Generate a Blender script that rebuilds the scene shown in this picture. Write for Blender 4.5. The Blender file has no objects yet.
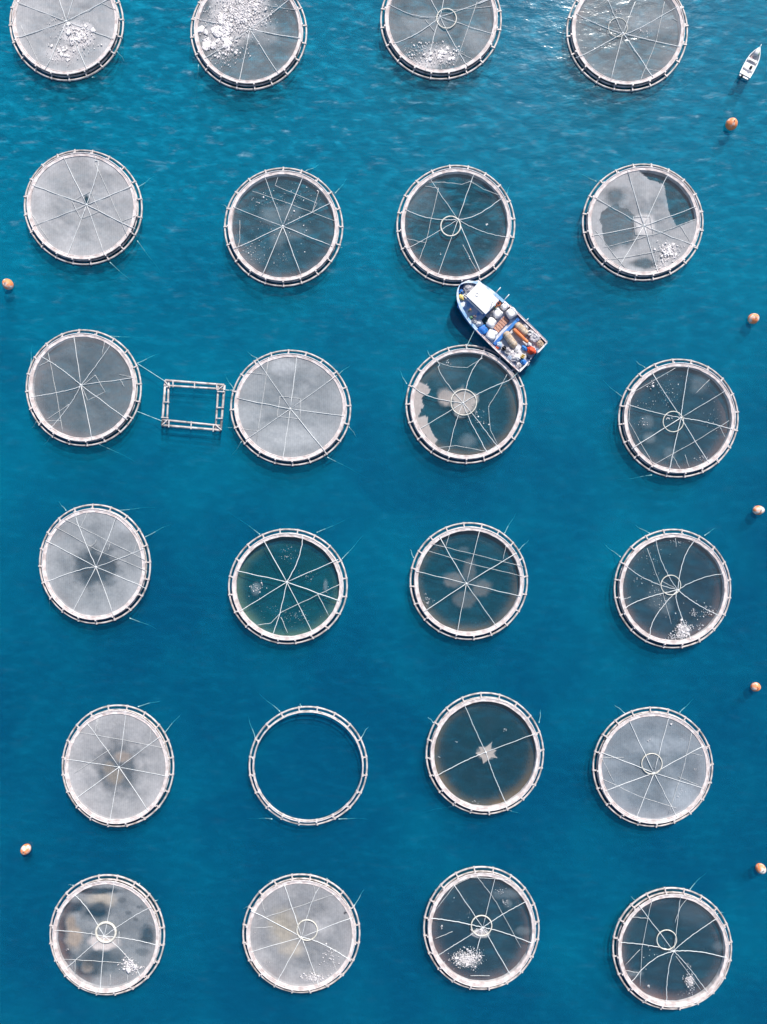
import bpy, bmesh, math, random
from mathutils import Vector, Matrix, noise as mnoise
PI = math.pi
rnd = random.Random(7)
SC = bpy.context.scene
COL = SC.collection

# ------------------------------------------------------------------ camera, sky, sun, exposure
H = 118.0                      # drone height above the sea, metres
S = 0.17                       # metres on the water per photograph pixel
cam_d = bpy.data.cameras.new('camera')
cam = bpy.data.objects.new('camera', cam_d)
COL.objects.link(cam)
cam.location = (0, 0, H)
cam.rotation_euler = (0, 0, 0)
cam_d.sensor_fit = 'VERTICAL'
cam_d.sensor_height = 36.0
cam_d.lens = 36.0 * H / (1024 * S)
cam_d.clip_end = 20000
SC.camera = cam

SUN_EL = math.radians(44)
SUN_AZ = math.radians(20)      # from north (image up) towards east (image right)
world = bpy.data.worlds.new('World')
SC.world = world
world.use_nodes = True
wn = world.node_tree
sky = wn.nodes.new('ShaderNodeTexSky')
sky.sky_type = 'NISHITA'
sky.sun_disc = False
sky.sun_elevation = SUN_EL
sky.sun_rotation = SUN_AZ
bg = wn.nodes['Background']
bg.inputs[1].default_value = 0.11
wn.links.new(sky.outputs[0], bg.inputs[0])
sun_d = bpy.data.lights.new('sun', 'SUN')
sun_d.energy = 4.3
sun_d.angle = math.radians(0.5)
sun_d.color = (1.0, 0.955, 0.9)
sun = bpy.data.objects.new('sun', sun_d)
COL.objects.link(sun)
sv = Vector((math.sin(SUN_AZ) * math.cos(SUN_EL), math.cos(SUN_AZ) * math.cos(SUN_EL), math.sin(SUN_EL)))
sun.rotation_euler = sv.to_track_quat('Z', 'Y').to_euler()
sun.location = sv * 300
SC.view_settings.view_transform = 'Standard'
SC.view_settings.look = 'None'
SC.view_settings.exposure = 0.35
SC.view_settings.gamma = 1.0
SC.render.engine = 'CYCLES'
SC.cycles.transparent_max_bounces = 24
SC.cycles.max_bounces = 4
SC.cycles.caustics_reflective = False
SC.cycles.caustics_refractive = False

# ------------------------------------------------------------------ helpers
def W(px, py, z=0.0):
    """world point at height z that the photograph's pixel looks at"""
    k = (H - z) / H
    return Vector(((px - 383.5) * S * k, (512 - py) * S * k, z))

def tag(o, label=None, cat=None, group=None, kind=None):
    if label: o['label'] = label
    if cat: o['category'] = cat
    if group: o['group'] = group
    if kind: o['kind'] = kind
    return o

def thing(name, label, cat, loc=(0, 0, 0), rz=0.0, group=None):
    o = bpy.data.objects.new(name, None)
    COL.objects.link(o)
    o.location = loc
    o.rotation_euler = (0, 0, rz)
    o.empty_display_size = 0.5
    return tag(o, label, cat, group)

def obj(name, me, mats, parent=None, smooth=True):
    if isinstance(me, bmesh.types.BMesh):
        m = bpy.data.meshes.new(name)
        me.to_mesh(m)
        me.free()
        me = m
    if mats is not None and len(me.materials) == 0:
        for m in (mats if isinstance(mats, (list, tuple)) else [mats]):
            me.materials.append(m)
    if smooth:
        me.polygons.foreach_set('use_smooth', [True] * len(me.polygons))
    o = bpy.data.objects.new(name, me)
    COL.objects.link(o)
    if parent is not None: o.parent = parent
    return o

def tube(bm, pts, r, n=6, closed=False, mat=0):
    """swept tube; r is a number or a list"""
    pts = [Vector(p) for p in pts]
    N = len(pts)
    rings = []
    for i, p in enumerate(pts):
        a = pts[(i - 1) % N] if (closed or i > 0) else p
        b = pts[(i + 1) % N] if (closed or i < N - 1) else p
        t = (b - a)
        if t.length < 1e-9: t = Vector((1, 0, 0))
        t.normalize()
        up = Vector((0, 0, 1)) if abs(t.z) < 0.9 else Vector((1, 0, 0))
        s = t.cross(up).normalized()
        u = s.cross(t)
        rr = r[i] if isinstance(r, (list, tuple)) else r
        rings.append([bm.verts.new(p + (s * math.cos(2 * PI * k / n) + u * math.sin(2 * PI * k / n)) * rr) for k in range(n)])
    for i in range(N if closed else N - 1):
        A, B = rings[i], rings[(i + 1) % N]
        for k in range(n):
            f = bm.faces.new((A[k], B[k], B[(k + 1) % n], A[(k + 1) % n]))
            f.material_index = mat
    if not closed:
        bm.faces.new(rings[0]).material_index = mat
        bm.faces.new(rings[-1][::-1]).material_index = mat

def box(bm, c, size, rz=0.0, mat=0, bev=0.0):
    m = Matrix.Translation(Vector(c)) @ Matrix.Rotation(rz, 4, 'Z') @ Matrix.Diagonal((size[0], size[1], size[2], 1))
    r = bmesh.ops.create_cube(bm, size=1.0, matrix=m)
    fs = {f for v in r['verts'] for f in v.link_faces}
    for f in fs: f.material_index = mat
    if bev > 0:
        es = list({e for v in r['verts'] for e in v.link_edges})
        bmesh.ops.bevel(bm, geom=es, offset=bev, segments=2, affect='EDGES', profile=0.5)

def blob(bm, c, rad, amp=0.15, freq=1.6, seed=0.0, sub=3, rz=0.0, mat=0, flat=None):
    """lumpy rounded body"""
    r = bmesh.ops.create_icosphere(bm, subdivisions=sub, radius=1.0)
    R = Matrix.Rotation(rz, 3, 'Z')
    off = Vector((seed * 3.7, seed * 1.3, seed * 7.1))
    for v in r['verts']:
        d = v.co.copy()
        k = 1 + amp * mnoise.noise(d * freq + off) + amp * 0.5 * mnoise.noise(d * freq * 2.7 + off)
        p = Vector((d.x * rad[0], d.y * rad[1], d.z * rad[2])) * k
        if flat is not None and p.z < flat: p.z = flat
        v.co = Vector(c) + R @ p
    for f in {f for v in r['verts'] for f in v.link_faces}: f.material_index = mat

# ------------------------------------------------------------------ materials
def new_mat(name):
    m = bpy.data.materials.new(name)
    m.use_nodes = True
    m.node_tree.nodes.clear()
    return m, m.node_tree.nodes, m.node_tree.links

def surf(name, c1, c2=None, scale=2.0, rough=0.6, bump=0.0, bscale=None, detail=4.0, lo=0.35, hi=0.65, metallic=0.0):
    m, N, L = new_mat(name)
    out = N.new('ShaderNodeOutputMaterial')
    b = N.new('ShaderNodeBsdfPrincipled')
    b.inputs['Roughness'].default_value = rough
    b.inputs['Metallic'].default_value = metallic
    L.new(b.outputs[0], out.inputs[0])
    tc = N.new('ShaderNodeTexCoord')
    nz = N.new('ShaderNodeTexNoise')
    nz.inputs['Scale'].default_value = scale
    nz.inputs['Detail'].default_value = detail
    L.new(tc.outputs['Object'], nz.inputs['Vector'])
    rp = N.new('ShaderNodeValToRGB')
    rp.color_ramp.elements[0].position = lo
    rp.color_ramp.elements[1].position = hi
    rp.color_ramp.elements[0].color = (*c1, 1)
    rp.color_ramp.elements[1].color = (*(c2 or c1), 1)
    L.new(nz.outputs[0], rp.inputs[0])
    L.new(rp.outputs[0], b.inputs['Base Color'])
    if bump > 0:
        n2 = N.new('ShaderNodeTexNoise')
        n2.inputs['Scale'].default_value = bscale or scale * 3
        L.new(tc.outputs['Object'], n2.inputs['Vector'])
        bp = N.new('ShaderNodeBump')
        bp.inputs['Strength'].default_value = bump
        bp.inputs['Distance'].default_value = 0.1
        L.new(n2.outputs[0], bp.inputs['Height'])
        L.new(bp.outputs[0], b.inputs['Normal'])
    return m

M = {}
M['pipe'] = surf('weathered_pale_pipe', (0.22, 0.19, 0.17), (0.66, 0.59, 0.56), 0.9, 0.5, lo=.28, hi=.6)
M['bracket'] = surf('pale_bracket', (0.4, 0.35, 0.33), (0.74, 0.68, 0.66), 3.0, 0.5)
M['rail'] = surf('pale_rail', (0.5, 0.44, 0.42), (0.72, 0.67, 0.66), 2.0, 0.5)
M['jump_net'] = surf('white_side_net', (0.5, 0.42, 0.40), (0.78, 0.71, 0.69), 1.1, 0.85, 0.5, 6.0)
M['rope'] = surf('white_rope', (0.62, 0.64, 0.64), (0.85, 0.86, 0.86), 4.0, 0.8)
M['old_rope'] = surf('weathered_rope', (0.42, 0.43, 0.43), (0.7, 0.7, 0.69), 4.0, 0.8)
M['ring'] = surf('pale_float_ring', (0.55, 0.52, 0.44), (0.8, 0.76, 0.68), 2.5, 0.5)
M['mooring'] = surf('mooring_rope', (0.3, 0.55, 0.56), (0.6, 0.78, 0.78), 2.5, 0.8)
M['foam'] = surf('white_foam', (0.68, 0.63, 0.62), (0.84, 0.8, 0.8), 4.0, 0.7)
M['buoy'] = surf('orange_buoy', (0.75, 0.13, 0.03), (0.85, 0.24, 0.07), 2.0, 0.5)
M['steel'] = surf('dull_steel', (0.12, 0.1, 0.09), (0.3, 0.27, 0.25), 6.0, 0.55)
M['white_paint'] = surf('white_paint', (0.72, 0.7, 0.69), (0.84, 0.83, 0.83), 1.2, 0.35)
M['pinkish'] = surf('worn_white_rail_paint', (0.55, 0.36, 0.33), (0.82, 0.77, 0.76), 1.8, 0.5)
M['blue_paint'] = surf('blue_paint', (0.01, 0.09, 0.36), (0.02, 0.2, 0.55), 1.0, 0.4)
M['pale_blue'] = surf('faded_pale_blue_paint', (0.2, 0.42, 0.68), (0.72, 0.76, 0.82), 1.1, 0.5)
M['deep_blue'] = surf('deep_blue_paint', (0.005, 0.05, 0.22), (0.01, 0.09, 0.34), 1.0, 0.4)
M['red_boot'] = surf('red_boot_paint', (0.2, 0.05, 0.04), (0.36, 0.12, 0.1), 1.5, 0.6)
M['deck'] = surf('scuffed_deck', (0.42, 0.42, 0.46), (0.72, 0.71, 0.74), 1.6, 0.8, 0.4, 5.0)
M['foredeck'] = surf('pale_foredeck', (0.12, 0.4, 0.75), (0.78, 0.8, 0.83), 0.9, 0.7)
M['glass'] = surf('dark_window', (0.01, 0.02, 0.04), (0.02, 0.05, 0.09), 1.0, 0.08)
M['wood'] = surf('red_brown_boards', (0.36, 0.17, 0.11), (0.58, 0.33, 0.25), 3.0, 0.8)
M['sack'] = surf('white_sack_cloth', (0.74, 0.72, 0.72), (0.87, 0.86, 0.86), 2.0, 0.8, 0.5, 5.0)
M['tan'] = surf('tan_netting', (0.38, 0.27, 0.18), (0.66, 0.53, 0.4), 2.2, 0.9, 0.7, 9.0)
M['orange_tarp'] = surf('orange_tarp', (0.6, 0.13, 0.03), (0.82, 0.3, 0.12), 1.6, 0.7, 0.5, 4.0)
M['red_tarp'] = surf('red_orange_cloth', (0.65, 0.04, 0.01), (0.8, 0.13, 0.04), 2.0, 0.7, 0.4, 4.0)
M['blue_tarp'] = surf('blue_tarp', (0.01, 0.12, 0.45), (0.03, 0.25, 0.65), 1.6, 0.6, 0.5, 4.0)
M['pale_net'] = surf('pale_grey_netting', (0.3, 0.28, 0.3), (0.78, 0.75, 0.76), 2.6, 0.95, 0.8, 9.0, lo=0.4, hi=0.6)
M['black'] = surf('black_plastic', (0.008, 0.01, 0.015), (0.02, 0.02, 0.03), 2.0, 0.5)
M['teal'] = surf('teal_machine_paint', (0.01, 0.07, 0.1), (0.03, 0.16, 0.2), 3.0, 0.5)
M['yellow'] = surf('yellow_plastic', (0.7, 0.5, 0.12), (0.8, 0.62, 0.25), 2.0, 0.6)
M['green'] = surf('green_cloth', (0.12, 0.28, 0.16), (0.22, 0.4, 0.24), 3.0, 0.9)
M['pink'] = surf('pale_pink_cloth', (0.6, 0.4, 0.38), (0.75, 0.55, 0.52), 3.0, 0.9)
M['navy'] = surf('navy_cloth', (0.015, 0.025, 0.06), (0.03, 0.05, 0.1), 3.0, 0.9)
M['skin'] = surf('skin', (0.42, 0.24, 0.16), (0.5, 0.3, 0.2), 5.0, 0.6)
M['hair'] = surf('dark_hair', (0.02, 0.013, 0.01), (0.05, 0.03, 0.02), 5.0, 0.8)

def mat_seethrough(name, col1, col2, alpha, scale=1.0):
    m, N, L = new_mat(name)
    out = N.new('ShaderNodeOutputMaterial')
    d = N.new('ShaderNodeBsdfDiffuse')
    t = N.new('ShaderNodeBsdfTransparent')
    mx = N.new('ShaderNodeMixShader')
    mx.inputs[0].default_value = alpha
    tc = N.new('ShaderNodeTexCoord')
    nz = N.new('ShaderNodeTexNoise')
    nz.inputs['Scale'].default_value = scale
    L.new(tc.outputs['Object'], nz.inputs['Vector'])
    rp = N.new('ShaderNodeValToRGB')
    rp.color_ramp.elements[0].position = 0.35
    rp.color_ramp.elements[1].position = 0.65
    rp.color_ramp.elements[0].color = (*col1, 1)
    rp.color_ramp.elements[1].color = (*col2, 1)
    L.new(nz.outputs[0], rp.inputs[0])
    L.new(rp.outputs[0], d.inputs[0])
    L.new(t.outputs[0], mx.inputs[1])
    L.new(d.outputs[0], mx.inputs[2])
    L.new(mx.outputs[0], out.inputs[0])
    return m
M['bag'] = mat_seethrough('fouled_brown_net', (0.16, 0.07, 0.04), (0.3, 0.15, 0.09), 0.8, 0.5)
FLOOR = {'floor_grey': ((0.42, 0.16, 0.11), (0.004, 0.010, 0.015)), 'floor_teal': ((0.44, 0.20, 0.09), (0.002, 0.030, 0.038)),
         'floor_green': ((0.24, 0.26, 0.14), (0.001, 0.060, 0.062)), 'floor_olive': ((0.50, 0.23, 0.08), (0.006, 0.026, 0.026))}
M['bag_green'] = mat_seethrough('fouled_green_net', (0.12, 0.13, 0.07), (0.22, 0.22, 0.12), 0.7, 0.5)

# netting: colour and cover come from the fabric's own attribute (thread density)
def mat_netting():
    m, N, L = new_mat('bird_netting')
    out = N.new('ShaderNodeOutputMaterial')
    d = N.new('ShaderNodeBsdfDiffuse')
    t = N.new('ShaderNodeBsdfTransparent')
    mx = N.new('ShaderNodeMixShader')
    at = N.new('ShaderNodeAttribute')
    at.attribute_name = 'net'
    tc = N.new('ShaderNodeTexCoord')
    nz = N.new('ShaderNodeTexNoise')
    nz.inputs['Scale'].default_value = 2.2
    nz.inputs['Detail'].default_value = 6
    nz.inputs['Roughness'].default_value = 0.7
    L.new(tc.outputs['Object'], nz.inputs['Vector'])
    wv = N.new('ShaderNodeTexWave')
    wv.inputs['Scale'].default_value = 0.9
    wv.inputs['Distortion'].default_value = 1.2
    wv.inputs['Detail'].default_value = 2
    L.new(tc.outputs['Object'], wv.inputs['Vector'])
    mr = N.new('ShaderNodeMapRange')
    mr.inputs[1].default_value = 0.25
    mr.inputs[2].default_value = 0.75
    mr.inputs[3].default_value = 0.8
    mr.inputs[4].default_value = 1.14
    L.new(nz.outputs[0], mr.inputs[0])
    mw = N.new('ShaderNodeMapRange')
    mw.inputs[3].default_value = 0.96
    mw.inputs[4].default_value = 1.04
    L.new(wv.outputs['Fac'], mw.inputs[0])
    m1 = N.new('ShaderNodeMath'); m1.operation = 'MULTIPLY'
    m2 = N.new('ShaderNodeMath'); m2.operation = 'MULTIPLY'; m2.use_clamp = True
    L.new(mr.outputs[0], m1.inputs[0]); L.new(mw.outputs[0], m1.inputs[1])
    L.new(m1.outputs[0], m2.inputs[0]); L.new(at.outputs['Alpha'], m2.inputs[1])
    L.new(at.outputs['Color'], d.inputs[0])
    L.new(m2.outputs[0], mx.inputs[0])
    L.new(t.outputs[0], mx.inputs[1]); L.new(d.outputs[0], mx.inputs[2])
    L.new(mx.outputs[0], out.inputs[0])
    return m
M['net'] = mat_netting()

def mat_water(surface, f, c1, c2, tint):
    m, N, L = new_mat('sea_surface' if surface else 'sea_depth')
    out = N.new('ShaderNodeOutputMaterial')
    d = N.new('ShaderNodeBsdfDiffuse')
    t = N.new('ShaderNodeBsdfTransparent')
    t.inputs[0].default_value = (*tint, 1)
    mx = N.new('ShaderNodeMixShader')
    mx.inputs[0].default_value = f
    tc = N.new('ShaderNodeTexCoord')
    nz = N.new('ShaderNodeTexNoise')
    nz.inputs['Scale'].default_value = 0.035
    nz.inputs['Detail'].default_value = 5
    nz.inputs['Roughness'].default_value = 0.6
    L.new(tc.outputs['Object'], nz.inputs['Vector'])
    rp = N.new('ShaderNodeValToRGB')
    rp.color_ramp.elements[0].position = 0.3
    rp.color_ramp.elements[1].position = 0.7
    rp.color_ramp.elements[0].color = (*c1, 1)
    rp.color_ramp.elements[1].color = (*c2, 1)
    # brighter turquoise painted in towards the north, standing in for sky reflection
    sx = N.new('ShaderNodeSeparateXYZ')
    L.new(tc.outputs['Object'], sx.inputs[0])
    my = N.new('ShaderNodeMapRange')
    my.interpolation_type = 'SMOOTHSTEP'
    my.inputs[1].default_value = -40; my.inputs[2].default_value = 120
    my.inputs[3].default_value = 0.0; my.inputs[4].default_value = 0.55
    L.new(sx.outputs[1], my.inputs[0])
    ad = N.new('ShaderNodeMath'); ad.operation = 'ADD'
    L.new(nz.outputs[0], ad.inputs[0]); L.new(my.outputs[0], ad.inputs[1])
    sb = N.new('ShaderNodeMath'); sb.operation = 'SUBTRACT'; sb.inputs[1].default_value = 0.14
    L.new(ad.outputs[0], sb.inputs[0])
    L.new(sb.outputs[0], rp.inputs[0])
    L.new(rp.outputs[0], d.inputs[0])
    L.new(t.outputs[0], mx.inputs[1]); L.new(d.outputs[0], mx.inputs[2])
    if not surface:
        L.new(mx.outputs[0], out.inputs[0])
        return m
    def wavelet(scale, sx, sy, rot, detail, rough):
        mp = N.new('ShaderNodeMapping')
        mp.inputs['Scale'].default_value = (sx, sy, 1)
        mp.inputs['Rotation'].default_value = (0, 0, rot)
        L.new(tc.outputs['Object'], mp.inputs['Vector'])
        w = N.new('ShaderNodeTexNoise')
        w.inputs['Scale'].default_value = scale
        w.inputs['Detail'].default_value = detail
        w.inputs['Roughness'].default_value = rough
        w.inputs['Distortion'].default_value = 0.3
        L.new(mp.outputs[0], w.inputs['Vector'])
        return w.outputs[0]
    a = wavelet(0.42, 0.62, 1.25, math.radians(14), 4, 0.55)     # wind ripples
    b = wavelet(0.1, 0.7, 1.3, math.radians(20), 2, 0.5)         # low swell
    def math_(op, x, y):
        q = N.new('ShaderNodeMath'); q.operation = op
        for i, v in enumerate((x, y)):
            if isinstance(v, (int, float)): q.inputs[i].default_value = v
            else: L.new(v, q.inputs[i])
        return q.outputs[0]
    north = N.new('ShaderNodeMapRange')            # stronger ripple bump and more painted glint towards the north
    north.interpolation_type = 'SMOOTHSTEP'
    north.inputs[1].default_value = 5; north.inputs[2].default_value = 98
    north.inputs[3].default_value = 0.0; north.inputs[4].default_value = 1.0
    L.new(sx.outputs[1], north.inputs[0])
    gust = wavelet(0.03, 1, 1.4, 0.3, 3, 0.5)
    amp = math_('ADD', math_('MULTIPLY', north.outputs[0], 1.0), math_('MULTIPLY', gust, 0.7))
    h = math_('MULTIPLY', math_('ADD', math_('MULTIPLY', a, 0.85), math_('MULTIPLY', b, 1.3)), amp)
    # pale streaks of sky glint painted into the surface colour
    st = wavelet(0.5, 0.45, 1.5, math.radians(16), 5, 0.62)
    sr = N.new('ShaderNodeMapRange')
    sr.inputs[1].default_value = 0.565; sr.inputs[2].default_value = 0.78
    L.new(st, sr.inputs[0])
    painted_glint = math_('MULTIPLY', sr.outputs[0], math_('ADD', math_('MULTIPLY', north.outputs[0], 0.75), 0.05))
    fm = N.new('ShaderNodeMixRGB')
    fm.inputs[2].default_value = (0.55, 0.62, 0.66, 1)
    L.new(painted_glint, fm.inputs[0])
    # lighter ripple crests painted into the colour in place of reflected sky
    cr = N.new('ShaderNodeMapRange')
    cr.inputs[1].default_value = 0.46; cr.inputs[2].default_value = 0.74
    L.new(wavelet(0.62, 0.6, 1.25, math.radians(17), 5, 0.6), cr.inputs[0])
    painted_sheen = math_('MULTIPLY', cr.outputs[0], math_('ADD', math_('MULTIPLY', north.outputs[0], 0.28), 0.10))
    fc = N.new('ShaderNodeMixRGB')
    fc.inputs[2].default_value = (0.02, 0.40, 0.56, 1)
    L.new(math_('MULTIPLY', painted_sheen, 1.3), fc.inputs[0]); L.new(rp.outputs[0], fc.inputs[1])
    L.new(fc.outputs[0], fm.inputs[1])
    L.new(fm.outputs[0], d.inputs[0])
    L.new(math_('MAXIMUM', painted_glint, math_('ADD', painted_sheen, f)), mx.inputs[0])
    bp = N.new('ShaderNodeBump')
    bp.inputs['Strength'].default_value = 1.0
    bp.inputs['Distance'].default_value = 0.075
    L.new(h, bp.inputs['Height'])
    bd = N.new('ShaderNodeBump')
    bd.inputs['Strength'].default_value = 1.0
    bd.inputs['Distance'].default_value = 0.8
    L.new(h, bd.inputs['Height'])
    L.new(bd.outputs[0], d.inputs['Normal'])
    g = N.new('ShaderNodeBsdfGlossy')
    g.inputs['Roughness'].default_value = 0.13
    L.new(bp.outputs[0], g.inputs['Normal'])
    fr = N.new('ShaderNodeFresnel')
    fr.inputs[0].default_value = 1.333
    L.new(bp.outputs[0], fr.inputs['Normal'])
    ms = N.new('ShaderNodeMixShader')
    L.new(fr.outputs[0], ms.inputs[0])
    L.new(mx.outputs[0], ms.inputs[1]); L.new(g.outputs[0], ms.inputs[2])
    L.new(ms.outputs[0], out.inputs[0])
    return m

# ------------------------------------------------------------------ the sea
def sheet(name, z, mat, half=4000.0, n=8):
    bm = bmesh.new()
    bmesh.ops.create_grid(bm, x_segments=n, y_segments=n, size=half)
    o = obj(name, bm, mat, smooth=False)
    o.location.z = z
    return tag(o, kind='structure')
TINT = (0.5, 0.9, 0.96)
C_LO, C_HI = (0.0, 0.165, 0.315), (0.0, 0.315, 0.48)
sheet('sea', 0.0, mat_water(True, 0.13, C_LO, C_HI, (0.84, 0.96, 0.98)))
for z, f in ((-1.15, 0.28), (-2.2, 0.34), (-3.8, 0.42), (-6.4, 0.58)):
    sheet('sea_depth', z, mat_water(False, f, C_LO, C_HI, TINT))
sheet('sea_bed', -13.0, mat_water(False, 1.0, C_LO, C_HI, TINT))

# ------------------------------------------------------------------ fish cages
K = 767 / 150.0
NB = 20
R0 = 59.5 * S

def make_bracket_mesh():
    bm = bmesh.new()
    # two collars round the float pipes, the tie beam between them and an upright post
    for x, r in ((9.93 - 10.1, 0.21), (9.25 - 10.1, 0.2)):
        tube(bm, [(x, -0.16, 0.1), (x, 0.16, 0.1)], r, 8)
    box(bm, (-0.5, 0, 0.3), (1.0, 0.2, 0.12))
    tube(bm, [(-0.74, 0, 0.2), (-0.78, 0, .72)], 0.085, 6)
    box(bm, (-0.78, 0, .72), (0.3, 0.26, 0.13))
    m = bpy.data.meshes.new('bracket')
    bm.to_mesh(m); bm.free()
    m.materials.append(M['bracket'])
    m.polygons.foreach_set('use_smooth', [False] * len(m.polygons))
    return m
BRACKET = make_bracket_mesh()

def inpoly(x, y, P):
    c = False
    j = len(P) - 1
    for i in range(len(P)):
        if (P[i][1] > y) != (P[j][1] > y) and x < (P[j][0] - P[i][0]) * (y - P[i][1]) / (P[j][1] - P[i][1]) + P[i][0]:
            c = not c
        j = i
    return c

GREY = (0.46, 0.48, 0.5)
WARM = (0.52, 0.515, 0.525)
def cage(o, c, r, label, hub, spokes, cover, ropes=(), ring=None, patches=(), foam=(), moor=(), sag=0.35,
         netcol=GREY, phase=9.0, bag='bag', floor='floor_grey', nets=True, rope_r=0.055, egg=0.0, egg_ang=0.0):
    """o: origin of the studied crop; (u, v) crop coordinates run 0..767 over 150 pixels"""
    seed = rnd.uniform(0, 90)
    if cover < .26: netcol = (0.30, 0.37, 0.41)      # old thin netting, greyer and wetter
    base = W(*c)
    T = thing('fish_cage', label, 'fish cage', base, 0, 'round fish cages moored in rows')
    rx, ry = r[0] * S, r[1] * S
    def RF(th):
        e = 1 / math.sqrt((math.cos(th) / rx) ** 2 + (math.sin(th) / ry) ** 2)
        return e * (1 + egg * math.cos(2 * (th - egg_ang)) + 0.006 * mnoise.noise((math.cos(th) * 1.5, math.sin(th) * 1.5, seed)))
    def P(th, fr, z):
        q = RF(th) * fr
        return Vector((q * math.cos(th), q * math.sin(th), z))
    def loc(u, v, z=0.95):
        return W(o[0] + u / K, o[1] + v / K, z) - base
    def frac(p):
        th = math.atan2(p.y, p.x)
        return th, Vector((p.x, p.y)).length / RF(th)
    def nz(fr):
        return 0.6 - sag * .6 * (1 - min(1, fr / 0.9) ** 2)
    def hoop(name, fr, z, rad, mat, n=120, sides=8, wob=0.0):
        bm = bmesh.new()
        pts = []
        for i in range(n):
            th = 2 * PI * i / n
            w = wob * mnoise.noise((math.cos(th) * 9, math.sin(th) * 9, seed + 5))
            pts.append(P(th, fr + w, z + w * 3))
        tube(bm, pts, rad, sides, closed=True)
        return obj(name, bm, mat, T)
    hoop('outer_float_pipe', 0.983, 0.1, 0.155, M['pipe'])
    hoop('inner_float_pipe', 0.915, 0.1, 0.15, M['pipe'])
    hoop('handrail', 0.914, 0.72, 0.085, M['rail'])
    for i in range(NB):
        th = math.radians(phase + 360.0 / NB * i)
        b = bpy.data.objects.new('bracket', BRACKET)
        COL.objects.link(b)
        b.parent = T
        b.location = P(th, 1.0, 0) + Vector((0, 0, rnd.uniform(-.02, .02)))
        b.rotation_euler = (0, 0, th + rnd.uniform(-.03, .03))
    for (u0, v0, u1, v1) in moor:
        a = loc(u0, v0, 0.15)
        b = loc(u1, v1, -3.0)
        d = Vector((b.x - a.x, b.y - a.y, 0)); L = d.length
        b.z = -min(6.2, 0.75 * L)
        bm = bmesh.new()
        pts = []
        for i in range(9):
            t = i / 8
            p = a.lerp(b, t)
            p.z = 0.12 + (b.z - 0.12) * t ** 0.9
            p += Vector((-d.y, d.x, 0)).normalized() * 0.12 * math.sin(t * 7 + seed) * t
            pts.append(p)
        tube(bm, pts, [0.08 * (1 - .5 * i / 8) for i in range(9)], 5)
        obj('mooring_rope', bm, M['mooring'], T)
    if not nets:
        return T
    # side net hung from the handrail down to the water
    bm = bmesh.new()
    prof = [(0.92, 0.7), (0.909, 0.74), (0.893, 0.7), (0.872, 0.64), (0.86, 0.56), (0.859, 0.3), (0.857, -0.05)]
    n = 160
    rows = []
    for j, (fr, z) in enumerate(prof):
        row = []
        for i in range(n):
            th = 2 * PI * i / n
            sc = 0.5 + 0.5 * math.cos(NB * (th - math.radians(phase)))
            w = 0.006 * mnoise.noise((math.cos(th) * 6, math.sin(th) * 6, seed + j * .6)) - 0.003 * (1 - sc)
            row.append(bm.verts.new(P(th, fr + w, z - (0.10 * (1 - sc) if j < 2 else 0))))
        rows.append(row)
    for j in range(len(prof) - 1):
        for i in range(n):
            bm.faces.new((rows[j][i], rows[j][(i + 1) % n], rows[j + 1][(i + 1) % n], rows[j + 1][i]))
    obj('side_net', bm, M['jump_net'], T)
    hoop('net_roll', 0.866, 0.6, 0.1, M['jump_net'], 150, 6, 0.008)
    # net bag under water
    bm = bmesh.new()
    prof = [(0.856, -0.03), (0.85, -1.0), (0.835, -2.4), (0.80, -4.2), (0.74, -6.2), (0.5, -7.2)]
    rows = [[bm.verts.new(P(2 * PI * i / 64, fr + 0.012 * mnoise.noise((math.cos(i * .4) * 2, math.sin(i * .4) * 2, seed + j)), z)) for i in range(64)] for j, (fr, z) in enumerate(prof)]
    for j in range(len(prof) - 1):
        for i in range(64):
            bm.faces.new((rows[j][i], rows[j][(i + 1) % 64], rows[j + 1][(i + 1) % 64], rows[j + 1][i]))
    obj('net_bag', bm, M[bag], T)
    # shallow inner net: brown growth near the surface, dark towards the middle
    fv, fc_ = [], []
    prof = [(0.857, -0.04), (0.845, -0.16), (0.825, -0.3), (0.8, -0.42), (0.77, -0.52), (0.73, -0.6), (0.66, -0.68), (0.5, -0.78), (0.3, -0.86), (0.1, -0.9)]
    rim, mid_ = FLOOR[floor]
    for fr, z in prof:
        for i in range(96):
            th = 2 * PI * i / 96
            q = P(th, fr, z + (.1 * mnoise.noise((fr * 5 * math.cos(th), fr * 5 * math.sin(th), seed)) if fr < .7 else 0))
            fv.append(q)
            g = .5 + .5 * mnoise.noise((math.cos(th) * 1.3, math.sin(th) * 1.3, seed + 31))
            w = max(0, min(1, (fr - .66 - .08 * (1 - g)) / .17)) ** 1.3 * (.35 + .8 * g)
            w = min(1, w)
            v_ = 1 + .35 * mnoise.noise((q.x * .3, q.y * .3, seed + 40))
            fc_ += [a * v_ + (b - a * v_) * w for a, b in zip(mid_, rim)] + [.9]
    ff = [(a + i, a + (i + 1) % 96, a + 96 + (i + 1) % 96, a + 96 + i) for a in range(0, 96 * (len(prof) - 1), 96) for i in range(96)] + [tuple(range(96 * (len(prof) - 1), 96 * len(prof)))]
    fme = bpy.data.meshes.new('inner_net')
    fme.from_pydata(fv, [], ff)
    fa = fme.color_attributes.new('net', 'FLOAT_COLOR', 'POINT')
    fa.data.foreach_set('color', fc_)
    obj('inner_net', fme, M['net'], T)
    # bird net over the top
    hp = loc(*hub)
    NR, NT = 58, 150
    verts, cols = [], []
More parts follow.
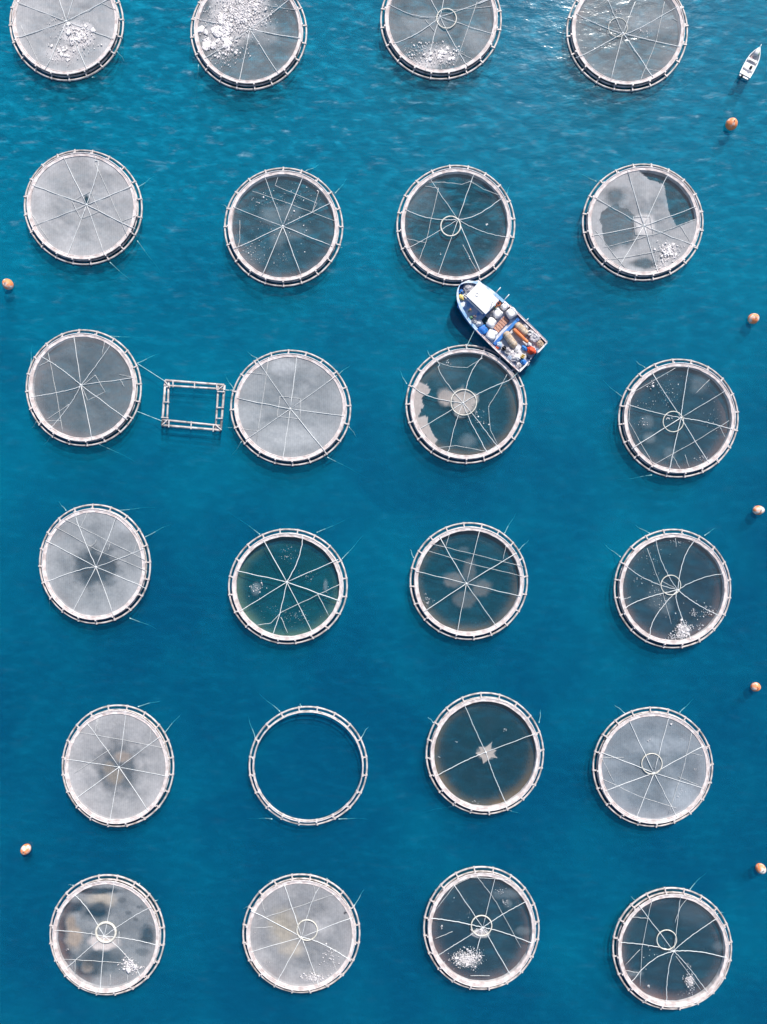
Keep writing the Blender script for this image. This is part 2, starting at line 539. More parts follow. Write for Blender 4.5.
    def cover_at(x, y, fr, z):
        q = W(0, 0)  # unused origin keeps the mapping explicit
        k = (H - z) / H
        u = ((base.x + x) / (S * k) + 383.5 - o[0]) * K
        v = (512 - (base.y + y) / (S * k) - o[1]) * K
        nA = mnoise.noise((x * .22, y * .22, seed))
        nB = mnoise.noise((x * .7, y * .7, seed + 9))
        cv = cover * (.5 if cover < .26 else .8 if cover < .5 else .91) * (0.82 + 0.2 * (fr / .866) ** 3) * (1 + 0.24 * nA + 0.13 * nB + 0.06 * math.cos(8 * math.atan2(y, x) + seed))
        # threads bunch towards the hub and the hem
        cl = list(netcol)
        for pt in patches:
            kind = pt[0]
            if kind == 'e':      # ellipse: u, v, ru, rv, new cover, softness, colour
                _, pu, pv, ru, rv, nc, soft = pt[:7]
                if cover < .26 and len(pt) == 7 and nc < .5: nc *= .8
                dd = math.hypot((u - pu) / ru, (v - pv) / rv) + 0.28 * nB + 0.14 * mnoise.noise((x * 1.6, y * 1.6, seed + 3))
                w = max(0, min(1, (1 - dd) / soft + 0.5))
            else:                # polygon: points, new cover
                _, poly, nc, soft = pt[:4]
                ju = u + 14 * nB + 7 * mnoise.noise((x * 1.7, y * 1.7, seed + 4)) if soft else u
                jv = v + 14 * mnoise.noise((x * .7, y * .7, seed + 20)) if soft else v
                w = 1.0 if inpoly(ju, jv, poly) else 0.0
            col = pt[7] if (kind == 'e' and len(pt) > 7) else (pt[4] if kind == 'p' and len(pt) > 4 else None)
            cv = cv + (nc - cv) * w
            if col: cl = [a + (b - a) * w for a, b in zip(cl, col)]
        return (*cl, max(0, min(1, cv)))
    z0 = nz(0)
    if foam:
        patches = list(patches) + [('e', u_, v_, ru_ * .62, rv_ * .62, .75, 1.2, (.66, .62, .62)) for (u_, v_, ru_, rv_, c_, s_) in foam[1:] if c_ >= 25 and s_ >= .13]
    verts.append((0, 0, z0)); cols.append(cover_at(0, 0, 0, z0))
    for j in range(1, NR + 1):
        fr = 0.866 * j / NR
        for i in range(NT):
            th = 2 * PI * i / NT
            z = nz(fr) + (0.16 * mnoise.noise((fr * 4 * math.cos(th), fr * 4 * math.sin(th), seed)) + 0.07 * mnoise.noise((fr * 11 * math.cos(th), fr * 11 * math.sin(th), seed + 7)) - .05) * (1 - (fr / .87) ** 4)
            p = P(th, fr, z)
            verts.append(p); cols.append(cover_at(p.x, p.y, fr, z))
    faces = [(0, 1 + i, 1 + (i + 1) % NT) for i in range(NT)]
    for j in range(NR - 1):
        a = 1 + j * NT; b = a + NT
        faces += [(a + i, b + i, b + (i + 1) % NT, a + (i + 1) % NT) for i in range(NT)]
    me = bpy.data.meshes.new('bird_net')
    me.from_pydata(verts, [], faces)
    ca = me.color_attributes.new('net', 'FLOAT_COLOR', 'POINT')
    ca.data.foreach_set('color', [x for c_ in cols for x in c_])
    obj('bird_net', me, M['net'], T)
    # ropes
    def rope(pts, name, rad, mat, lift=0.045, hem=False):
        P3 = [loc(*p) for p in pts]
        if hem:
            th, fr = frac(P3[-1])
            if fr < 0.885 and fr > 0.6: P3.append(P(th, 0.885, .72))
        out = []
        if hem and len(pts) == 3:              # a slack rope hangs in one smooth curve
            a, m_, e = P3[0], P3[1], P3[2]
            c_ = m_ * 2 - (a + e) * .5
            P3 = [a * (1 - t) ** 2 + c_ * 2 * t * (1 - t) + e * t * t for t in (0, .2, .4, .6, .8, 1)] + P3[3:]
        for a, b in zip(P3[:-1], P3[1:]):
            for i in range(5):
                out.append(a.lerp(b, i / 5))
        out.append(P3[-1])
        for p in out:
            f_ = frac(p)[1]; p.z = nz(f_) + lift + max(0, f_ - .84) * 3
        w = rnd.uniform(0, 6)
        for i, p in enumerate(out[1:-1]):
            p += Vector((mnoise.noise((i * .7, w, 0)), mnoise.noise((i * .7, w, 5)), 0)) * 0.09
        bm = bmesh.new()
        tube(bm, out, rad, 5)
        obj(name, bm, mat, T)
    for s in spokes:
        mid = [tuple(s[i:i + 2]) for i in range(2, len(s), 2)]
        rope([hub] + mid + [s[:2]], 'spoke_rope', rope_r * rnd.uniform(.72, 1.15), M['rope'], hem=True)
    for s in ropes:
        rope([tuple(s[i:i + 2]) for i in range(0, len(s), 2)], 'cross_rope', rope_r * 0.72, M['old_rope'], lift=0.03)
    if ring:
        u, v, rr, wid = ring
        q = loc(u, v)
        bm = bmesh.new()
        rad = rr / K * S
        tube(bm, [Vector((q.x + rad * math.cos(2 * PI * i / 40), q.y + rad * math.sin(2 * PI * i / 40), nz(0.1) + 0.1)) for i in range(40)], wid, 6, closed=True)
        obj('center_ring', bm, M['ring'], T)
    bm = bmesh.new()
    blob(bm, (hp.x, hp.y, nz(frac(hp)[1]) + 0.1), (0.17, 0.17, 0.12), 0.2, 2, seed, 2)
    obj('rope_knot', bm, M['rope'], T)
    # froth on the water, or clumps caught on a dense net
    if foam:
        lab, spots = foam[0], foam[1:]
        bm = bmesh.new()
        for (u, v, ru, rv, cnt, size) in spots:
            if cnt >= 40:
                for _ in range(min(44, 14 + cnt // 8)):
                    p = loc(u + rnd.gauss(0, .3) * ru, v + rnd.gauss(0, .3) * rv, .6)
                    if frac(p)[1] > .82: continue
                    s = min(ru, rv) / K * S * rnd.uniform(.04, .15)
                    blob(bm, (p.x, p.y, nz(frac(p)[1]) + 0.06), (s * rnd.uniform(.8, 1.7), s, .03), .75, 1.9, rnd.uniform(0, 50), 2, rnd.uniform(0, 3))
            for _ in range(int(cnt * 3.4)):
                x, y = rnd.gauss(0, .5), rnd.gauss(0, .5)
                p = loc(u + x * ru, v + y * rv, 1.1)
                if frac(p)[1] > 0.84: continue
                s = size * .44 * rnd.lognormvariate(0, .5)
                blob(bm, (p.x, p.y, nz(frac(p)[1]) + 0.1 + rnd.uniform(0, .05)), (s, s * rnd.uniform(.4, .9), s * .045), .5, 1.8, rnd.uniform(0, 50), 1, rnd.uniform(0, 3))
        f = obj('foam_fleck', bm, M['foam'], None)
        f.location = base
        tag(f, lab, 'foam', kind='stuff')
    return T

exec_cages = True
cage((0, 0), (67, 23.5), (57.2, 58.3), 'pale densely netted fish cage in the top left corner, white flecks on its netting',
     (332, 97), [(85, 5), (105, 180), (228, 355), (445, 360), (582, 196), (380, -60), (290, -30), (510, 8, 610, -40)], 0.78,
     ropes=[(510, 5, 590, 45), (100, 120, 215, 355), (90, 5, 60, 120)],
     patches=[('e', 330, 190, 180, 130, 0.62, .8), ('e', 400, 180, 70, 60, 0.95, .6, (.75, .72, .72))],
     foam=('white flecks on the netting of the top left fish cage', (400, 180, 90, 80, 110, .17), (320, 270, 120, 60, 50, .13), (270, 110, 90, 60, 22, .12)),
     moor=[(595, 260, 660, 350), (470, 395, 515, 445)], netcol=WARM, phase=3)
cage((175, 0), (249, 32.5), (58.5, 58.4), 'fish cage with a big mass of white froth over half of its netting',
     (380, 140), [(130, 95), (155, 290), (328, 405), (530, 376), (635, 190), (570, 0, 640, -50), (380, -60), (290, -50)], 0.34,
     ropes=[(455, 15, 620, 45)],
     patches=[('e', 330, 60, 130, 120, 0.9, .9, (.8, .76, .76)), ('e', 470, 165, 60, 70, 0.45, .5), ('e', 240, 200, 90, 90, .5, .9)],
     foam=('big mass of white froth in the second fish cage of the top row', (330, 50, 150, 110, 520, .17), (235, 170, 130, 130, 190, .14), (270, 250, 110, 60, 60, .12), (390, 20, 60, 60, 60, .18)),
     moor=[(120, 330, 92, 530)], phase=6)
cage((365, 0), (440.8, 20.6), (61, 60), 'top row fish cage with a hub hoop and white flecks along its lower side',
     (385, 75), [(135, 22, 260, 70), (145, 218, 270, 160), (310, 355, 360, 150), (525, 335, 440, 185), (645, 165), (575, 8, 640, -10), (335, -20), (412, -50)], 0.33,
     ropes=[(575, 0, 455, 345), (480, 260, 550, 295), (310, 90, 360, 155), (440, 40, 650, 25)], ring=(418, 85, 50, .1),
     patches=[('e', 300, 130, 140, 60, 0.42, .9), ('e', 560, 200, 60, 60, .45, .8)],
     foam=('scattered white flecks in the top row fish cage with a hoop', (380, 280, 120, 70, 75, .17), (300, 330, 110, 40, 28, .14), (250, 270, 30, 60, 10, .2), (310, 225, 40, 30, 12, .17), (205, 250, 30, 30, 5, .15), (430, 260, 100, 30, 14, .14)),
     phase=8)
cage((550, 0), (626.8, 32.2), (61, 60), 'evenly grey fish cage at the right end of the top row',
     (378, 160), [(145, 70, 310, 140), (130, 300), (312, 410), (530, 390, 435, 240), (648, 228), (632, 40, 450, 140), (440, 0), (300, -10)], 0.38,
     ropes=[(590, 0, 550, 200, 490, 345, 465, 405), (490, 345, 560, 355), (630, 85, 655, 100)],
     ring=(352, 130, 48, .05), patches=[('e', 500, 110, 150, 60, .44, .9)],
     foam=('few tiny white specks on the evenly grey top right fish cage', (350, 45, 30, 25, 7, .12), (310, 95, 20, 20, 3, .14), (265, 137, 15, 10, 3, .12), (490, 160, 30, 30, 6, .12)), phase=5)
cage((10, 135), (83.7, 207.7), (59.3, 57.9), 'pale grey fish cage with a small polygon of rope, second down the left side',
     (385, 350), [(275, 122), (430, 128, 445, 165), (620, 258), (640, 480), (480, 612), (292, 605), (118, 460), (118, 255)], 0.76,
     ropes=[(430, 140, 600, 520), (560, 440, 640, 410), (105, 400, 190, 530), (310, 330, 405, 280, 450, 385, 355, 420, 310, 330)],
     patches=[('e', 390, 330, 100, 90, 0.62, .8), ('e', 392, 332, 13, 25, 0.05, .6), ('e', 550, 160, 80, 30, .85, .6)],
     moor=[(655, 265, 740, 212), (650, 540, 767, 700), (510, 650, 640, 767)], netcol=WARM, phase=8, egg=.012, egg_ang=-.7)
cage((210, 155), (283.7, 227.4), (59.6, 59.8), 'dark fish cage with pale wisps around its hub, second of the second row',
     (370, 358), [(285, 125), (470, 118), (610, 245), (617, 460), (465, 612), (262, 622), (120, 478), (125, 266)], 0.22,
     ropes=[(345, 110, 330, 150, 545, 240, 520, 290), (215, 180, 400, 240, 640, 335), (150, 330, 150, 420, 138, 500), (555, 180, 520, 290)],
     patches=[('e', 320, 310, 60, 50, .42, .9), ('e', 410, 290, 50, 40, .38, .8), ('e', 430, 395, 70, 35, .36, .9), ('e', 345, 420, 35, 50, .36, .9), ('e', 200, 520, 60, 60, .32, 1.)],
     foam=('sprinkled pale specks in the dark fish cage second of the second row', (370, 350, 160, 120, 26, .09), (420, 190, 160, 50, 22, .09), (200, 500, 70, 60, 16, .11), (350, 520, 150, 80, 16, .08), (250, 230, 80, 40, 10, .1)),
     moor=[(490, 80, 560, 65), (640, 195, 700, 115), (655, 465, 680, 505), (95, 272, 68, 266)], phase=0)
cage((380, 150), (455.7, 225.8), (59.7, 60.7), 'fish cage with a yellowish hoop right above the workboat bow',
     (400, 350), [(265, 155), (470, 150), (620, 245, 500, 325), (642, 440, 520, 410), (512, 617), (303, 620), (140, 500, 250, 440), (135, 303, 260, 345)], 0.16,
     ropes=[(300, 190, 235, 470, 195, 570), (250, 160, 330, 160, 420, 170, 465, 155, 530, 195, 615, 228), (135, 450, 235, 470), (425, 480, 500, 620), (230, 180, 300, 190)],
     ring=(362, 385, 50, .12), patches=[('p', [(270, 130), (600, 200), (560, 290), (430, 330), (370, 290), (330, 200)], 0.03, 1), ('e', 210, 250, 100, 100, .25, 1.)],
     foam=('three tiny white specks in the fish cage above the workboat', (548, 376, 6, 6, 3, .13), (312, 528, 5, 5, 2, .12), (455, 540, 8, 8, 2, .12)),
     moor=[(640, 240, 668, 175)], phase=6, sag=.2)
cage((567, 150), (642.5, 222.8), (60.8, 58.7), 'torn grey fish cage with dark open gaps along its upper right edge',
     (400, 380), [(315, 108), (500, 160), (658, 288), (635, 477), (465, 612), (265, 602), (142, 433), (145, 238)], 0.70,
     ropes=[(660, 350, 470, 420, 190, 495), (200, 560, 380, 530, 500, 505), (585, 380, 630, 460), (345, 335, 430, 330, 450, 430, 355, 425, 345, 335), (150, 410, 300, 600)],
     patches=[('e', 245, 240, 50, 42, .22, .9), ('p', [(165, 330), (250, 270), (350, 340), (360, 430), (440, 590), (260, 570), (190, 470)], .2, 1),
              ('e', 430, 480, 90, 60, .6, .8), ('e', 300, 540, 90, 45, .68, .7), ('e', 395, 580, 70, 24, .16, .6),
              ('p', [(350, 95), (520, 120), (640, 210), (690, 330), (660, 352), (560, 392), (520, 310), (496, 178), (420, 150)], .06, 0),
              ('e', 398, 378, 55, 50, .82, .5, (.6, .58, .58))],
     foam=('white lumps on the netting of the torn fish cage', (525, 515, 60, 60, 60, .18), (490, 590, 40, 40, 26, .15)),
     moor=[(150, 160, 30, 85), (255, 630, 228, 660)], netcol=WARM, phase=10)
cage((10, 312), (84, 388), (58, 58.5), 'fish cage with a rope square beside its hub, tied to the square float frame',
     (355, 370), [(323, 122), (510, 168, 370, 355), (625, 335), (602, 552), (417, 655), (200, 598, 300, 470), (122, 430, 300, 395), (165, 232, 250, 285)], 0.32,
     ropes=[(190, 205, 235, 440, 265, 615), (430, 320, 480, 405, 390, 450, 360, 375, 430, 320), (180, 550, 295, 470), (180, 555, 255, 555), (480, 150, 465, 220), (555, 318, 620, 330), (560, 345, 580, 380), (140, 275, 190, 250)],
     moor=[(105, 270, 105, 165), (500, 122, 720, 122), (650, 262, 767, 210), (455, 675, 640, 767), (210, 630, 188, 685), (135, 560, 130, 605)], phase=4)
cage((216, 335), (290.8, 407.9), (60.3, 58.4), 'pale taut fish cage with a hub rope square, right of the square float frame',
     (378, 375), [(412, 118), (608, 212), (648, 412), (567, 608), (342, 622), (155, 532), (110, 322), (212, 128)], 0.66,
     ropes=[(268, 115, 205, 540), (155, 190, 255, 200), (130, 480, 215, 490), (325, 310, 430, 325, 430, 430, 310, 415, 325, 310)],
     patches=[('e', 340, 160, 70, 40, .8, .6), ('e', 190, 250, 50, 60, .58, .8), ('e', 400, 520, 160, 60, .74, .9)],
     moor=[(210, 120, 165, 95), (615, 210, 685, 158), (90, 275, 40, 200), (100, 470, 55, 480), (130, 545, 82, 625), (570, 625, 760, 720), (680, 470, 722, 525)], phase=2, egg=.01, egg_ang=-.6)
cage((392, 332), (466, 404.4), (60.8, 59.7), 'fish cage with a white netted disc at its centre, under the workboat stern',
     (365, 360), [(245, 165, 255, 220), (458, 130, 400, 220), (590, 250, 480, 295), (540, 585, 440, 450), (485, 608, 400, 450), (300, 578, 325, 470), (148, 492), (105, 275, 200, 330)], 0.1,
     ropes=[(230, 150, 300, 175, 385, 180, 465, 130), (240, 590, 330, 580, 490, 610, 540, 575), (590, 215, 550, 290, 495, 380, 505, 500, 540, 570)],
     ring=(368, 358, 65, .09), patches=[('e', 275, 332, 42, 42, .5, .5, (.6, .52, .48)), ('e', 368, 358, 64, 70, .58, .25, (.6, .54, .5)), ('e', 280, 210, 90, 70, .17, 1.),
                                  ('p', [(95, 250), (185, 260), (195, 300), (150, 340), (158, 380), (145, 430), (180, 440), (185, 490), (235, 560), (230, 600), (140, 500), (90, 380)], .62, 1, (.6, .53, .5)),
                                  ('e', 385, 555, 40, 30, .34, .8)],
     foam=('tiny white specks in the fish cage under the workboat stern', (450, 440, 60, 60, 12, .1), (430, 410, 10, 10, 3, .14), (290, 150, 20, 20, 3, .12)),
     moor=[(75, 265, 40, 208), (205, 135, 175, 105)], floor='floor_teal', phase=0, sag=.25)
cage((603, 345), (678, 418.4), (60.3, 59.6), 'dark fish cage with a hoop and long slanting ropes, right end of the third row',
     (405, 370), [(255, 140), (440, 115, 415, 290), (622, 238), (648, 425, 520, 390), (537, 588), (343, 640, 380, 480), (145, 532), (128, 302, 260, 340)], 0.2,
     ropes=[(150, 245, 375, 115), (145, 270, 135, 390, 260, 610), (265, 610, 480, 490, 650, 385), (365, 570, 400, 635), (425, 560, 445, 625), (605, 420, 630, 470), (550, 175, 480, 245)],
     ring=(365, 390, 52, .08), patches=[('e', 490, 200, 40, 40, .32, .9), ('e', 225, 390, 30, 30, .34, .7), ('e', 240, 475, 30, 25, .4, .7), ('e', 345, 550, 30, 30, .35, .7)],
     foam=('pale specks in the dark fish cage at the right end of the third row', (340, 240, 60, 80, 20, .1), (250, 215, 20, 40, 6, .15), (220, 395, 40, 20, 6, .11), (345, 370, 20, 10, 4, .15), (570, 350, 80, 100, 12, .08), (500, 580, 60, 20, 8, .1), (240, 300, 40, 20, 5, .1)),
     moor=[(105, 270, 0, 180), (215, 115, 148, 93), (250, 665, 80, 692)], phase=6)
cage((20, 490), (95.3, 564), (56.1, 60), 'pale fish cage with a dark round blotch at its hub, fourth down the left',
     (382, 395), [(280, 122, 300, 200), (488, 145), (632, 300, 480, 360), (650, 505), (475, 642), (272, 608), (143, 465, 300, 410), (130, 260)], 0.68,
     ropes=[(225, 150, 430, 255, 640, 360), (180, 190, 390, 310, 650, 415), (340, 115, 300, 200), (575, 325, 600, 260), (385, 255, 370, 280, 345, 290), (455, 275, 445, 310)],
     patches=[('e', 390, 395, 104, 94, .14, .55), ('e', 560, 180, 60, 40, .78, .7)],
     moor=[(235, 105, 213, 62), (500, 105, 690, 85), (640, 240, 767, 175), (560, 655, 700, 712), (150, 545, 150, 642)], phase=2, egg=.008, egg_ang=-.9)
cage((214, 510), (288.1, 586.3), (59.9, 57.7), 'clear teal fish cage with greenish rim and straight pale ropes, second of the fourth row',
     (370, 370), [(258, 168), (453, 135, 430, 250), (635, 253), (640, 465), (492, 607), (300, 632, 335, 530), (135, 517), (120, 313)], 0.035,
     ropes=[(645, 380, 520, 440, 340, 525, 290, 580, 220, 590), (530, 435, 585, 540), (340, 550, 375, 630)],
     patches=[('e', 215, 400, 22, 30, .45, .7), ('e', 570, 385, 10, 30, .4, .7)],
     foam=('small pale specks in the clear teal fish cage', (215, 400, 40, 40, 14, .13), (370, 225, 50, 40, 14, .08), (420, 550, 90, 60, 20, .08), (480, 340, 40, 30, 8, .08), (580, 420, 60, 60, 10, .07), (300, 520, 80, 30, 10, .06)),
     moor=[(235, 125, 50, 5), (525, 115, 725, 28), (655, 250, 767, 128)], bag='bag_green', floor='floor_green', phase=8, rope_r=.07)
cage((394, 506), (468.6, 581.1), (59.4, 58.9), 'dark teal fish cage with a faint whitish clover shape in its middle',
     (372, 398), [(233, 158), (440, 122), (628, 240), (648, 462), (523, 612), (325, 645), (152, 542), (108, 333)], 0.07,
     ropes=[(195, 195, 420, 250, 660, 310), (175, 230, 390, 295, 655, 360), (285, 140, 265, 210), (575, 200, 560, 275), (165, 240, 120, 310)],
     patches=[('e', 310, 378, 55, 40, .22, .5, (.5, .47, .45)), ('e', 385, 330, 32, 62, .15, .6, (.5, .47, .45)), ('e', 450, 418, 50, 40, .2, .5, (.5, .47, .45)), ('e', 362, 478, 55, 48, .15, .5, (.5, .47, .45)), ('e', 355, 222, 25, 15, .2, .8)],
     foam=('handful of white specks in the clover marked fish cage', (170, 490, 25, 25, 9, .13), (160, 452, 8, 8, 2, .12), (200, 487, 6, 6, 2, .1)),
     moor=[(565, 140, 622, 38), (640, 225, 682, 172), (100, 265, 80, 220)], floor='floor_teal', phase=5)
cage((598, 513), (672.1, 588.5), (58.9, 59.8), 'dark fish cage with white froth at its lower edge, ending the fourth row',
     (415, 395), [(298, 132, 340, 270), (492, 148, 440, 250), (635, 313, 520, 340), (605, 517, 500, 460), (473, 632, 410, 460), (268, 632, 300, 530), (138, 490, 240, 440), (143, 268, 260, 345)], 0.17,
     ropes=[(255, 180, 330, 380, 380, 570), (125, 445, 172, 430), (330, 350, 400, 385), (400, 130, 405, 175)],
     ring=(378, 370, 50, .08), patches=[('e', 345, 470, 25, 40, .4, .8), ('e', 320, 440, 60, 70, .26, .9)],
     foam=('bright white froth patch in the dark fish cage ending the fourth row', (437, 605, 42, 52, 110, .17), (405, 640, 40, 15, 16, .15), (500, 515, 22, 22, 12, .14), (575, 505, 50, 40, 12, .15), (485, 580, 14, 14, 6, .13), (525, 585, 20, 30, 7, .14), (380, 635, 22, 22, 8, .12), (320, 430, 70, 90, 24, .09), (290, 250, 100, 120, 16, .08), (430, 150, 80, 15, 12, .1), (210, 350, 30, 30, 4, .1)),
     moor=[(265, 105, 178, 63), (115, 225, 28, 163), (545, 115, 600, 75)], phase=9)
cage((44, 692), (118.3, 765.5), (56.3, 61.4), 'pale grey fish cage with a dark diamond around a brownish patch at its hub',
     (378, 390), [(215, 158), (415, 120), (595, 228), (622, 433), (528, 608), (337, 637), (178, 535), (128, 350)], 0.72,
     ropes=[(180, 210, 400, 250, 605, 290), (150, 420, 330, 300), (265, 145, 255, 215), (545, 180, 535, 265), (272, 140, 268, 200)],
     patches=[('e', 380, 390, 100, 125, .2, .7), ('e', 400, 330, 45, 26, .62, .6, (.42, .36, .32)), ('e', 365, 430, 45, 40, .55, .6, (.38, .34, .3)), ('e', 330, 385, 28, 30, .5, .6, (.38, .34, .3)), ('e', 380, 388, 12, 10, .05, .5)],
     moor=[(480, 75, 600, 38), (615, 210, 702, 108)], netcol=WARM, phase=9)
cage((233, 691), (308.3, 765.5), (59.7, 59.8), 'empty bare float ring without any net, second of the fifth row',
     (383, 383), [], 0, nets=False, moor=[(240, 105, 130, 20), (655, 240, 692, 168), (115, 245, 80, 130), (200, 655, 60, 668), (540, 655, 690, 666), (350, 80, 352, 45)], phase=9)
cage((410, 678), (484.8, 753.3), (59.2, 61.2), 'fish cage with only four ropes and a pale star shaped patch at its hub',
     (390, 385), [(282, 145, 340, 280), (640, 288), (487, 632, 430, 500), (150, 497, 280, 430)], 0.08,
     patches=[('p', [(388, 352), (420, 326), (414, 362), (446, 368), (424, 384), (450, 410), (414, 404), (402, 418), (374, 438), (368, 408), (334, 384), (362, 376), (352, 352)], .55, 0, (.6, .54, .5)), ('e', 390, 385, 38, 30, .6, .8, (.6, .54, .5))],
     foam=('five small pale specks in the fish cage with a pale star', (492, 268, 8, 8, 3, .13), (240, 333, 5, 5, 2, .11), (152, 407, 5, 5, 2, .12), (345, 640, 30, 10, 4, .1)),
     moor=[(240, 655, 58, 712), (660, 230, 660, 150), (120, 230, 90, 180), (490, 670, 560, 692)], floor='floor_olive', phase=4)
cage((578, 692), (652.5, 766.6), (60.4, 60), 'streaky blue grey fish cage with a hoop, right end of the fifth row',
     (395, 420), [(268, 155), (463, 155), (645, 278), (630, 492), (497, 618), (308, 632), (148, 507), (125, 313)], 0.52,
     ropes=[(585, 215, 545, 400, 465, 630), (130, 450, 320, 540, 510, 600), (125, 340, 190, 470), (575, 315, 640, 330), (120, 340, 240, 340), (520, 440, 620, 480)],
     ring=(383, 372, 52, .09), patches=[('e', 250, 250, 130, 80, .4, .9), ('e', 590, 400, 40, 60, .36, .9), ('e', 530, 530, 70, 70, .66, .8), ('e', 390, 460, 25, 40, .33, .8), ('e', 430, 270, 150, 40, .6, .9)],
     foam=('few pale specks on the streaky blue grey fish cage', (370, 253, 10, 10, 3, .1), (545, 240, 14, 10, 4, .1), (525, 525, 40, 40, 9, .1), (603, 400, 8, 8, 2, .13), (485, 165, 10, 10, 3, .13)),
     moor=[(240, 110, 170, 50), (520, 105, 592, 38)], phase=3, netcol=(.43, .48, .53))
cage((34, 860), (107.6, 934.3), (58, 60.6), 'blotchy fish cage with brownish crescent and white bundle in the bottom left corner',
     (352, 400), [(200, 180, 270, 260), (403, 135, 380, 270), (600, 243, 490, 305), (620, 440, 480, 412), (545, 605, 450, 480), (335, 655), (175, 548, 270, 465), (110, 365, 240, 380)], 0.55,
     ropes=[(150, 515, 300, 525, 440, 535), (385, 595, 385, 650), (205, 520, 205, 590), (475, 560, 475, 630), (290, 375, 285, 450), (430, 375, 425, 450)],
     ring=(362, 378, 50, .2), patches=[('e', 320, 265, 70, 38, .05, .8), ('e', 345, 200, 78, 34, .62, .8, (.62, .55, .47)), ('e', 330, 235, 40, 24, .12, .8), ('e', 310, 158, 130, 16, .08, .7), ('e', 200, 240, 75, 30, .08, .8), ('e', 158, 410, 45, 150, .06, .8), ('e', 205, 400, 40, 60, .58, .7, (.52, .43, .36)), ('e', 190, 320, 25, 40, .5, .7, (.52, .43, .36)), ('e', 270, 550, 75, 55, .06, .8), ('e', 275, 545, 30, 30, .5, .7, (.5, .42, .36)), ('e', 580, 385, 36, 44, .1, .7), ('e', 555, 470, 35, 18, .3, .6), ('e', 335, 505, 100, 55, .14, .9), ('e', 450, 205, 24, 14, .25, .6), ('e', 480, 270, 18, 10, .25, .6), ('e', 540, 240, 20, 8, .25, .6), ('e', 570, 338, 14, 10, .2, .6), ('e', 520, 305, 12, 10, .25, .6), ('e', 360, 425, 80, 35, .78, .5, (.66, .6, .58))],
     foam=('white bundle and scraps on the blotchy bottom left fish cage', (485, 543, 34, 36, 50, .26), (535, 558, 40, 10, 12, .17), (515, 578, 12, 26, 8, .15), (165, 465, 10, 10, 3, .12)),
     moor=[(200, 130, 196, 100), (540, 120, 545, 95), (620, 210, 660, 160)], phase=8)
cage((227, 859), (301.4, 932.7), (59.2, 59.7), 'pale hooped fish cage with brownish stain near its hub, second of the bottom row',
     (380, 410), [(290, 128), (500, 115, 435, 220), (640, 303), (610, 510, 480, 440), (452, 608), (267, 612), (130, 478), (125, 268)], 0.62,
     ropes=[(150, 320, 350, 255, 555, 183), (170, 200, 195, 290), (130, 360, 230, 355), (440, 130, 455, 190), (540, 530, 560, 580)],
     ring=(408, 372, 52, .11), patches=[('e', 290, 350, 70, 90, .62, .9, (.52, .47, .4)), ('e', 400, 480, 60, 60, .38, .9), ('e', 230, 230, 90, 60, .52, .9), ('e', 480, 340, 60, 50, .68, .9), ('e', 330, 460, 60, 40, .66, .8, (.55, .5, .44)), ('e', 340, 230, 40, 30, .45, .8), ('e', 604, 275, 9, 9, .98, .3, (.02, .02, .03))],
     foam=('white scraps along the lower edge of the brown stained pale fish cage', (445, 610, 70, 22, 60, .16), (530, 500, 40, 50, 22, .14), (490, 550, 60, 20, 6, .12), (200, 545, 30, 30, 5, .12), (140, 385, 8, 8, 2, .12)),
     moor=[(235, 110, 222, 80), (650, 240, 702, 138), (110, 245, 95, 220), (510, 100, 530, 80)], netcol=WARM, phase=9)
cage((406, 853), (481.4, 927.6), (58.2, 61.9), 'dark hooped fish cage with one oval white froth patch, third of the bottom row',
     (395, 390), [(243, 162), (458, 127), (600, 263, 500, 320), (625, 460, 500, 415), (522, 607), (362, 515), (178, 522, 280, 460), (138, 340, 260, 360)], 0.16,
     ropes=[(365, 125, 430, 210, 470, 270, 590, 490), (150, 445, 240, 410), (150, 300, 250, 170, 330, 130, 520, 140), (330, 635, 430, 635)],
     ring=(388, 380, 52, .11), patches=[('e', 520, 210, 70, 24, .38, .8), ('e', 600, 400, 40, 20, .34, .7), ('e', 385, 412, 46, 22, .9, .4, (.72, .68, .67)), ('e', 520, 260, 22, 18, .36, .6)],
     foam=('oval white froth patch in the dark fish cage third of the bottom row', (315, 548, 75, 42, 190, .17), (345, 600, 40, 20, 6, .09), (385, 410, 50, 15, 40, .13), (183, 384, 8, 10, 4, .13), (300, 300, 160, 120, 14, .07), (515, 258, 22, 18, 10, .1), (480, 200, 40, 20, 8, .09)),
     moor=[(235, 115, 218, 83), (150, 190, 148, 165)], phase=7)
cage((597, 872), (671.8, 948), (60.1, 61.4), 'dark fish cage with a hoop and a small white streak in the bottom right corner',
     (398, 415), [(213, 168), (430, 133, 410, 330), (610, 248, 470, 350), (648, 440, 520, 415), (555, 602, 470, 490), (360, 657, 370, 520), (190, 558, 290, 460), (122, 365, 280, 385)], 0.15,
     ropes=[(285, 140, 235, 400, 225, 590), (175, 235, 268, 245), (465, 140, 430, 190, 405, 270), (150, 480, 225, 405), (410, 440, 535, 610), (150, 510, 220, 525)],
     ring=(362, 355, 50, .09), patches=[('e', 190, 520, 40, 14, .4, .7), ('e', 500, 210, 90, 60, .2, 1.), ('e', 620, 380, 30, 20, .3, .9)],
     foam=('small white streak in the bottom right fish cage', (478, 557, 26, 36, 42, .16), (490, 600, 18, 30, 12, .13), (478, 488, 12, 12, 5, .13), (270, 592, 6, 6, 3, .14), (460, 630, 40, 15, 6, .08), (350, 440, 120, 100, 12, .07)),
     moor=[(475, 90, 562, 8), (205, 150, 148, 90), (615, 215, 630, 180)], phase=7)

